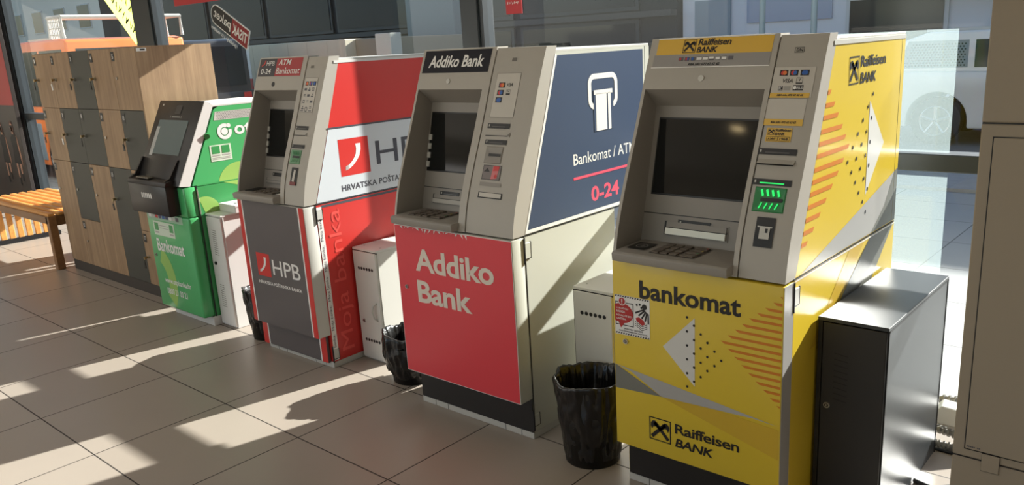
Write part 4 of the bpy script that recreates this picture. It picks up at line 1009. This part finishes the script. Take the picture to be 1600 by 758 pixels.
for ln_ in range(3):
    for i in range(14):
        base = (-5.78+E_[0]*(i*.072)+N_[0]*(.06+ln_*.135), 2.25+E_[1]*(i*.072)+N_[1]*(.06+ln_*.135))
        for k in range(3):
            q = [(base[0]+E_[0]*a+N_[0]*c, base[1]+E_[1]*a+N_[1]*c) for a, c in ((r_.uniform(-.02, .025), r_.uniform(0, .035)), (r_.uniform(-.02, .025), r_.uniform(.06, .09)))]
            if max(q[0][0], q[1][0]) < -5.11 and max(q[0][1], q[1][1]) < 2.24: ps.append(line(q[0], q[1], .012))
prt('hand_lettering', mat('marker_ink', (50, 56, 30), .6), ps, GP, o, .0055)
# parcel sticker on the glass, seen from behind
ang = math.radians(-27)
cx, cz = -3.575, 1.828
def rotf(u, v): return (cx+u*math.cos(ang)-v*math.sin(ang), cz+u*math.sin(ang)+v*math.cos(ang))
def SG(u, v, t=0): x, z = rotf(u, v); return (x, 1.202-t, z)
def capsule(x0, x1, hh, left=True, n=10):
    pts = [(x1, -hh), (x1, hh)]
    for i in range(n+1):
        a = math.pi/2+math.pi*i/n; pts.append((x0+hh+hh*math.cos(a), hh*math.sin(a)))
    return pts
b = B()
cp = capsule(-.27, .27, .078); b.face([SG(u, v, .001) for u, v in cp])
stk = tag(b.obj('window_sticker', M_PRWHITE), 'slanted black, white and red parcel sticker on the window, mirrored lettering', 'sticker')
prt('black_field', M_BLKPR, [capsule(-.262, .03, .070)], SG, stk, .002); prt('red_field', mat('sticker_dark_red', (140, 26, 34), .5), R4(.03, -.070, .262, .070), SG, stk, .002)
b = B(); textadd(b, 'paket', (-.225, -.045, .02, .045), SG, .012, 0, 1, 0, .003, True); textadd(b, 'TISAK', (.045, -.04, .25, .04), SG, .02, 0, 1, 0, .003, True); textadd(b, 'pošalji i preuzmi', (-.24, -.135, .12, -.098), SG, .004, 0, 1, 0, .003, True)
b.obj('mirrored_lettering', M_PRWHITE, stk)
o = B(); o.box(-.712, -.598, 1.199, 1.203, 1.742, 1.98); o = tag(o.obj('window_sticker', mat('red_sticker', (190, 44, 50), .5)), 'small red sticker with white mirrored lettering on the window above red front machine', 'sticker')
prt('lettering', M_PRWHITE, [line((-.70+.012*i, 1.792+.002*(i % 3)), (-.694+.012*i, 1.806-.003*(i % 2)), .004) for i in range(7)]+[line((-.70+.012*i, 1.83+.002*(i % 2)), (-.696+.012*i, 1.848-.003*(i % 3)), .004) for i in range(7)], s_front(1.199), o)
o = B(); o.box(-4.38, -2.35, 1.199, 1.203, 2.02, 2.5); tag(o.obj('window_banner', MATS['red_sticker']), 'red banner at the top of the window above the oak side panel', 'banner')
b = B(); b.face([(.9, 1.203, .06), (1.556, 1.203, .06), (1.556, 1.203, 1.56), (.9, 1.203, 1.56)]); tag(b.obj('window_film', mat_film('pale_haze_film', (225, 245, 245), .14)), 'pale translucent sheet with painted haze on the window behind the yellow machine', 'film')  # sheet on the glass, opacity raised to put glare haze into it

# ------------------------------------------------------------------ cables behind the charcoal cabinet
b = B(); b.prism([(0, 0), (.17, .0), (.17, .045), (.12, .07), (.02, .075), (0, .045)], 1, 0, .08, .006, 2); o = b.obj('power_adaptor', M_LGREY, None, loc=(1.635, .955, .078)); o.rotation_euler = (0, .08, .15); tag(o, 'white power adaptor lying on the cables right of the charcoal cabinet', 'adaptor')
def hose(label, pts, r, m=None):
    P = []
    for i in range(len(pts)-1):
        a, c = Vector(pts[i]), Vector(pts[i+1])
        for k in range(14): P.append(a.lerp(c, k/14))
    P.append(Vector(pts[-1])); 
    for _ in range(6): P = [P[0]]+[(P[i-1]+P[i]*2+P[i+1])/4 for i in range(1, len(P)-1)]+[P[-1]]
    b = B()
    if m is None:
        q = bmesh.new()
        b.tube(P, r*.6, 10)
        L_ = 0
        for p, q2 in zip(P[::3], P[3::3]):
            d = (q2-p); nn = max(1, int(d.length/.016+.5))
            for k in range(nn):
                c = p.lerp(q2, (k+.5)/nn); e = d.normalized()*.0035; b.cyl(c-e, c+e, r, n=12)
        o = b.obj('corrugated_hose', mat('hose_grey', (128, 126, 120), .4)); 
    else: b.tube(P, r, 8); o = b.obj('floor_cable', m, None, True)
    tag(o, label, 'cable')
    return o
hose('grey corrugated cable hose on the floor, upper of the two by the window', [(1.56, 1.09, .02), (1.62, 1.085, .13), (1.72, 1.08, .14), (1.95, 1.09, .10), (2.2, 1.08, .03)], .016)
hose('grey corrugated cable hose on the floor, lower of the two behind the charcoal cabinet', [(1.58, 1.05, .02), (1.64, 1.0, .035), (1.72, .98, .035), (1.95, 1.0, .02), (2.2, 1.02, .02)], .017)
hose('dark flat cable curling on the floor beside the charcoal cabinet', [(1.672, .60, .008), (1.74, .58, .008), (1.80, .64, .008), (1.81, .75, .008), (1.76, .86, .008), (1.72, .92, .02)], .008, mat('cable_grey', (70, 70, 70), .5))
hose('thin black cable draped over the hoses right of the charcoal cabinet', [(1.64, .880, .007), (1.70, .880, .007), (1.80, .875, .007), (1.95, .88, .007)], .006, M_BLACK)

hose('short corrugated cable hose lying lowest, at the foot of the charcoal cabinet', [(1.60, .925, .018), (1.66, .905, .018), (1.74, .91, .018), (1.86, .92, .018)], .016)
# ------------------------------------------------------------------ outside
b = B(); b.box(-60, 30, 1.28, 6.2, -.2, -.005); struct(b.obj('ground', M_PAVE))
b = B(); b.box(-60, 30, 6.2, 7.3, -.2, .03); struct(b.obj('kerb_strip', M_GRAN))
b = B(); b.box(-60, 30, 7.3, 60, -.2, -.01); struct(b.obj('road', M_ASPH))
def windows(parent, xs, z0, z1, y, mf, mg):
    for x0, x1 in xs:
        f = B(); f.box(x0, x1, y-.06, y+.02, z0, z1); f = f.obj('window', mf, parent)
        b = B(); b.box(x0+.08, x1-.08, y-.07, y-.055, z0+.08, z1-.08); b.obj('pane', mg, f)
M_DGL = mat('dark_pane', (28, 36, 43), .1, spec=.5)
# dark glazed shop building
t = thing('glazed_building', 'dark blue grey glazed building across the street behind the machines', 'building', (0, 15, 0))
b = B(); b.box(-39, -7.9, 0, 8, 0, 5.2); b.obj('wall', mat('slate_wall', (22, 27, 31), .7, bump=.1, bscale=4, mottle=.1), t)
b = B(); b.box(-39, -7.9, -.25, 0, 2.02, 2.16); b.obj('ledge', mat('ledge_grey', (74, 72, 68), .6), t)
for i in range(7):
    x = -37+i*4.05
    f = B(); f.box(x, x+3.8, -.08, .02, .35, 1.98); f = f.obj('window', M_FRAME, t)
    q = B(); q.box(x+.1, x+3.7, -.1, -.07, .45, 1.9); q.obj('pane', M_DGL, f)
    f = B(); f.box(x, x+3.8, -.08, .02, 2.2, 5.0); f = f.obj('window', M_FRAME, t)
    q = B(); q.box(x+.1, x+3.7, -.1, -.07, 2.3, 4.9); q.obj('pane', mat('slate_pane', (26, 34, 41), .3, spec=.3), f)
# white building to the right
t = thing('white_building', 'white plastered building with dark windows behind the white car', 'building', (0, 15.2, 0))
M_WB = mat('white_plaster', (236, 232, 232), .7, bump=.1, bscale=8)
b = B(); b.box(-7.85, 14, 0, 7, 0, 6); b.obj('wall', M_WB, t)
windows(t, [(-4.0, -2.05)], .9, 2.15, 0, M_WHITE, M_DGL); windows(t, [(-1.3, .1)], 1.1, 2.3, 0, M_WHITE, M_DGL); windows(t, [(.7, 2.6)], .9, 2.3, 0, M_WHITE, M_DGL)
b = B(); b.box(-6.2, -4.3, -.05, 0, 1.75, 3.2); b.obj('grey_panel', mat('panel_lilac', (176, 180, 196), .5), t)
b = B(); b.box(-7.5, -6.6, -.06, 0, 0, 2.3); b.obj('door', mat('door_grey', (150, 160, 166), .5), t)
b = B(); b.prism([(-.9, 2.22), (-.9, 2.75), (0, 3.2), (0, 2.9)], 0, -2.5, 5); b.obj('awning', mat('awning_blue', (58, 78, 130), .7), t)
for x, l in ((-5.05, 'first slim grey post before the white building, left of the other'), (-4.0, 'second slim grey post before the white building, nearer its dark window')):
    t = thing('street_post', l, 'post', (x, 13.5, 0), 0, 'slim posts before the white building')
    b = B(); b.cyl((0, 0, 0), (0, 0, 3.4), .06, n=16); b.obj('pole', mat('post_grey', (180, 192, 190), .4, .3), t)
    b = B(); b.cyl((0, 0, 0), (0, 0, .04), .13, n=16); b.obj('base_plate', MATS['post_grey'], t)
# pale building far left, grey slab imitating a reflection, container, sign box
t = thing('pale_building', 'pale blue grey building seen through the left window above the lockers', 'building', (-50, 22, 0))
b = B(); b.box(-26, 1, 0, 8, 0, 9); b.obj('wall', mat('pale_plaster', (246, 238, 222), .7, bump=.1, bscale=5), t)
windows(t, [(-22+i*4.2, -20+i*4.2) for i in range(5)], 1.0, 2.6, 0, M_WHITE, M_DGL); windows(t, [(-22+i*4.2, -20+i*4.2) for i in range(5)], 4.0, 5.6, 0, M_WHITE, M_DGL)
t = thing('reflection_slab', 'wide blue grey slab imitating a reflection in the glass, left of the window post', 'reflection', (-11.5, 10.6, 0))  # slab added outside to imitate a pale reflection in the glass
b = B(); b.box(-.85, .70, 0, .5, 0, 4.2, .02, 2); b.obj('slab_body', mat('reflection_grey', (112, 126, 130), .6, bump=.1, bscale=10), t)
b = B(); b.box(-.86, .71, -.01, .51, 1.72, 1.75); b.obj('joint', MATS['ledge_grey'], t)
t = thing('beige_container', 'beige panelled container outside behind the red and grey machine', 'container', (-11.25, 8.0, 0))
M_CON = mat('container_beige', (205, 196, 172), .6, bump=.1, bscale=8, mottle=.06)
b = B(); b.box(-3.55, 0, 0, 2.2, .25, 1.83, .015, 1); b.obj('body', M_CON, t)
b = B(); b.box(0, 1.15, .25, 2.2, .25, 1.82, .015, 1); b.obj('shaded_bay', mat('container_shaded', (150, 142, 122), .6), t)  # darker beige puts the shade on this bay into its colour
b = B()
for i in range(5): b.box(-3.4+i*.7, -3.38+i*.7, -.003, .01, .3, 1.80)
b.obj('panel_joints', mat('container_joint', (192, 183, 160), .6), t)
b = B(); b.box(-3.67, -3.55, .0, .05, .3, 1.8); b.obj('striped_edge', M_PRWHITE, t); b = B(); b.box(-3.675, -3.548, -.004, .05, .8, 1.1); b.obj('red_reflector', MATS['red_sticker'], t)
for x in (-2.6, .8):
    b = B(); b.box(x, x+.3, .2, 2.0, -.01, .26); b.obj('foot', M_DARKM, t)
t = thing('sign_box', 'small off white sign box on a post outside the window', 'sign', (-8.86, 7.0, 0))
b = B(); b.box(-.20, .20, 0, .25, 1.30, 1.86, .01, 1); b.obj('box', M_CREAM, t); b = B(); b.box(-.20, .20, -.002, 0, 1.46, 1.475); b.obj('red_line', MATS['red_sticker'], t)
b = B(); b.cyl((0, .06, -.005), (0, .06, 1.31), .04, n=12); b.obj('post', M_DARKM, t)

def car(label, loc, rz, body, L=4.3, Wd=1.75, van=False, mesh=False):
    """car facing +x, wheels on the ground"""
    t = thing('parked_car' if not van else 'orange_van', label, 'car' if not van else 'van', loc, rz)
    wr = .31; xr, xf = .78, L-.82
    top = 1.92 if van else 1.46
    low = [(0.02, .32)]
    def arch(cx):
        return [(cx+(wr+.07)*math.cos(a), .31+(wr+.07)*math.sin(a)) for a in [math.pi-math.pi*i/12 for i in range(13)]]
    low += [(xr-wr-.07, .22)]+arch(xr)+[(xr+wr+.07, .22), (xf-wr-.07, .22)]+arch(xf)+[(xf+wr+.07, .24), (L-.03, .32), (L, .60), (L-.10, .74), (L-1.05, .93), (0.03, .96), (0.0, .60)]
    b = B(); b.prism(low, 1, -Wd/2, Wd/2, .025, 2); auto(b.obj('body_shell', body, t), 40)
    if van: gh = [(.03, .94), (.05, top), (.25, top+.03), (1.75, top+.03), (1.95, top-.05), (3.0, 1.02), (L-.35, .96), (L-.3, .80), (.03, .80)]
    else: gh = [(.05, .94), (.30, top-.10), (.60, top), (L-2.05, top), (L-1.75, top-.05), (L-.95, .92)]
    b = B(); b.prism(gh, 1, -Wd/2+.09, Wd/2-.09, .03, 3); cb = auto(b.obj('cabin', body, t), 40)
    zt = top-.11
    if van: VW = [[(.20, 1.05), (.20, zt), (1.0, zt), (1.0, 1.05)], [(1.08, 1.05), (1.08, zt), (1.80, zt), (2.62, 1.05)]]
    for s in (-1, 1):
        y0, y1 = s*(Wd/2-.092), s*(Wd/2-.084)
        ws = [[(.22, 1.0), (.36, zt), (1.10, zt), (1.10, 1.0)], [(1.18, 1.0), (1.18, zt), (2.0, zt), (2.0, 1.0)], [(2.08, 1.0), (2.08, zt), (L-1.92, zt), (L-1.20, 1.0)]]
        for i, w in enumerate(VW if van else ws):
            b = B(); b.prism(w, 1, min(y0, y1), max(y0, y1))
            o = b.obj('side_window', M_DGL if not mesh or i else mat('mesh_grey', (150, 160, 160), .5), t)
            if mesh and i == 0:
                ps = [disc(.30+k*.04+(j % 2)*.02, 1.03+j*.034, .011, 6)[0] for k in range(20) for j in range(9) if .30+k*.04+(j % 2)*.02 > .24+(1.03+j*.034-1)*.45+.03 and .30+k*.04+(j % 2)*.02 < 1.08]
                prt('mesh_holes', M_DGL, ps, lambda u, v, tt=0, y=y0 if abs(y0) > abs(y1) else y1: (u, y+(tt if y > 0 else -tt), v), o, .002)
        b = B(); b.box(.55, 1.6 if van else L-2.1, s*(Wd/2-.2)-.015, s*(Wd/2-.2)+.015, top+(.03 if van else 0), top+(.06 if van else .035)); b.obj('roof_rail', M_LGREY, t)
        for x in (xr, xf):
            b = B(); y = s*(Wd/2-.10); b.cyl((x, y-.10, .31), (x, y+.10, .31), wr, n=32); w = b.obj('wheel', mat('tyre', (26, 26, 26), .8), t)
            ys = y+s*.101; b = B(); b.cyl((x, ys, .31), (x, ys+s*.012, .31), .20, n=28)
            b.obj('rim', mat('rim_dark', (70, 74, 78), .4, .6), w)
            b = B()
            for k in range(5):
                a = 2*math.pi*k/5+.3; p = Vector((x, ys+s*.014, .31)); d = Vector((math.cos(a), 0, math.sin(a))); b.tube([p+d*.02, p+d*.19], .022, 6)
            for k in range(24):
                a = 2*math.pi*k/24; c = 2*math.pi*(k+1)/24; b.tube([(x+.19*math.cos(a), ys+s*.014, .31+.19*math.sin(a)), (x+.19*math.cos(c), ys+s*.014, .31+.19*math.sin(c))], .012, 6)
            b.obj('spokes', M_STEEL, w)
        b = B(); b.box(2.5 if van else L-1.30, 2.68 if van else L-1.12, s*(Wd/2-.12), s*(Wd/2+.10), 1.0, 1.12, .02, 2); b.obj('mirror', body, t)
        b = B(); b.box(L-.16, L-.02, s*.78-.16 if s > 0 else -.84, s*.78+.06 if s > 0 else -.62, .60, .72, .02, 2); b.obj('headlamp', mat('lamp_glass', (210, 214, 214), .1), t)
        b = B(); b.box(-.005, .05, s*.72-.08, s*.72+.08, .62, .92, .01, 1); b.obj('tail_lamp', CARDRED, t)
    # windscreen and rear window
    if van: q = [(1.98, top-.10), (2.88, 1.08)]
    else: q = [(L-1.70, top-.10), (L-1.02, .97)]
    d = Vector((q[1][1]-q[0][1], 0, -(q[1][0]-q[0][0]))).normalized()*-1
    b = B(); b.quads([[(p[0]+.035, y, p[1]+.035) for y in (-Wd/2+.16, Wd/2-.16)] for p in q]); b.obj('windscreen', M_DGL, t)
    rw = [(.02, 1.05), (.04, top-.12)] if van else [(.03, 1.0), (.24, top-.14)]
    b = B(); b.quads([[(p[0]-.012, y, p[1]+.012) for y in (-Wd/2+.2, Wd/2-.2)] for p in rw]); b.obj('rear_window', M_DGL, t)
    b = B(); b.box(-.03, .03, -.26, .26, .46, .57); b.box(L-.03, L+.012, -.26, .26, .42, .53); b.obj('number_plate', M_PRWHITE, t)
    return t
c1 = car('cream white estate car with mesh rear side window parked outside at right', (-1.46, 10.4, -.01), 0, mat('car_cream', (240, 236, 226), .3, coat=.5), mesh=True)
# orange works van with beacon and rack
M_VO = mat('van_orange', (236, 128, 62), .35, coat=.4)
v = car('orange works van with amber beacon on the roof, outside the left window', (-13.75, 5.2, -.005), math.pi, M_VO, 5.6, 1.8, True)
v.location = (-9.4, 3.0, -.005)
b = B(); b.cyl((.25, -.45, 1.95), (.25, -.45, 1.98), .10, n=20); b.obj('beacon_base', M_BLACK, v); b = B(); b.cyl((.25, -.45, 1.98), (.25, -.45, 2.12), .085, .075, 20); b.obj('beacon', mat('amber_lens', (240, 130, 20), .15), v)
b = B()
for x in (.05, .5): b.tube([(x, -.80, 1.95), (x, -.80, 2.22), (x, .80, 2.22), (x, .80, 1.95)], .025, 8)
for s in (-.80, .80): b.tube([(.05, s, 2.22), (.5, s, 2.22)], .025, 8)
for i in range(9): b.tube([(.05+i*.056, .80, 1.95), (.05+i*.056, .80, 2.22)], .008, 6)
for i in range(3): b.tube([(.05, .80, 2.0+i*.08), (.5, .80, 2.0+i*.08)], .008, 6)
b.obj('roof_rack', M_LGREY, v)
for x0, x1 in ((.03, .40), (1.18, 4.37), (5.18, 5.52)):
    for y_ in (-.908, .898):
        b = B(); b.box(x0, x1, y_, y_+.012, .30, .82, .004, 1); b.obj('lower_cladding', mat('cladding_grey', (126, 138, 146), .5), v)
v2 = car('dark grey van parked outside, its rear seen left of the beige container', (-12.7, 5.9, -.005), math.pi, mat('van_charcoal', (48, 52, 58), .35, coat=.3), 4.6, 1.85, True); v2.name = 'grey_van'
t = thing('street_post', 'tall grey green post outside the window behind the oak side panel', 'post', (-7.52, 2.3, -.005))
b = B(); b.cyl((0, 0, 0), (0, 0, 2.15), .04, n=16); b.obj('pole', mat('post_green', (120, 146, 138), .4, .3), t); b = B(); b.cyl((0, 0, 0), (0, 0, .03), .11, n=16); b.obj('base_plate', MATS['post_green'], t)
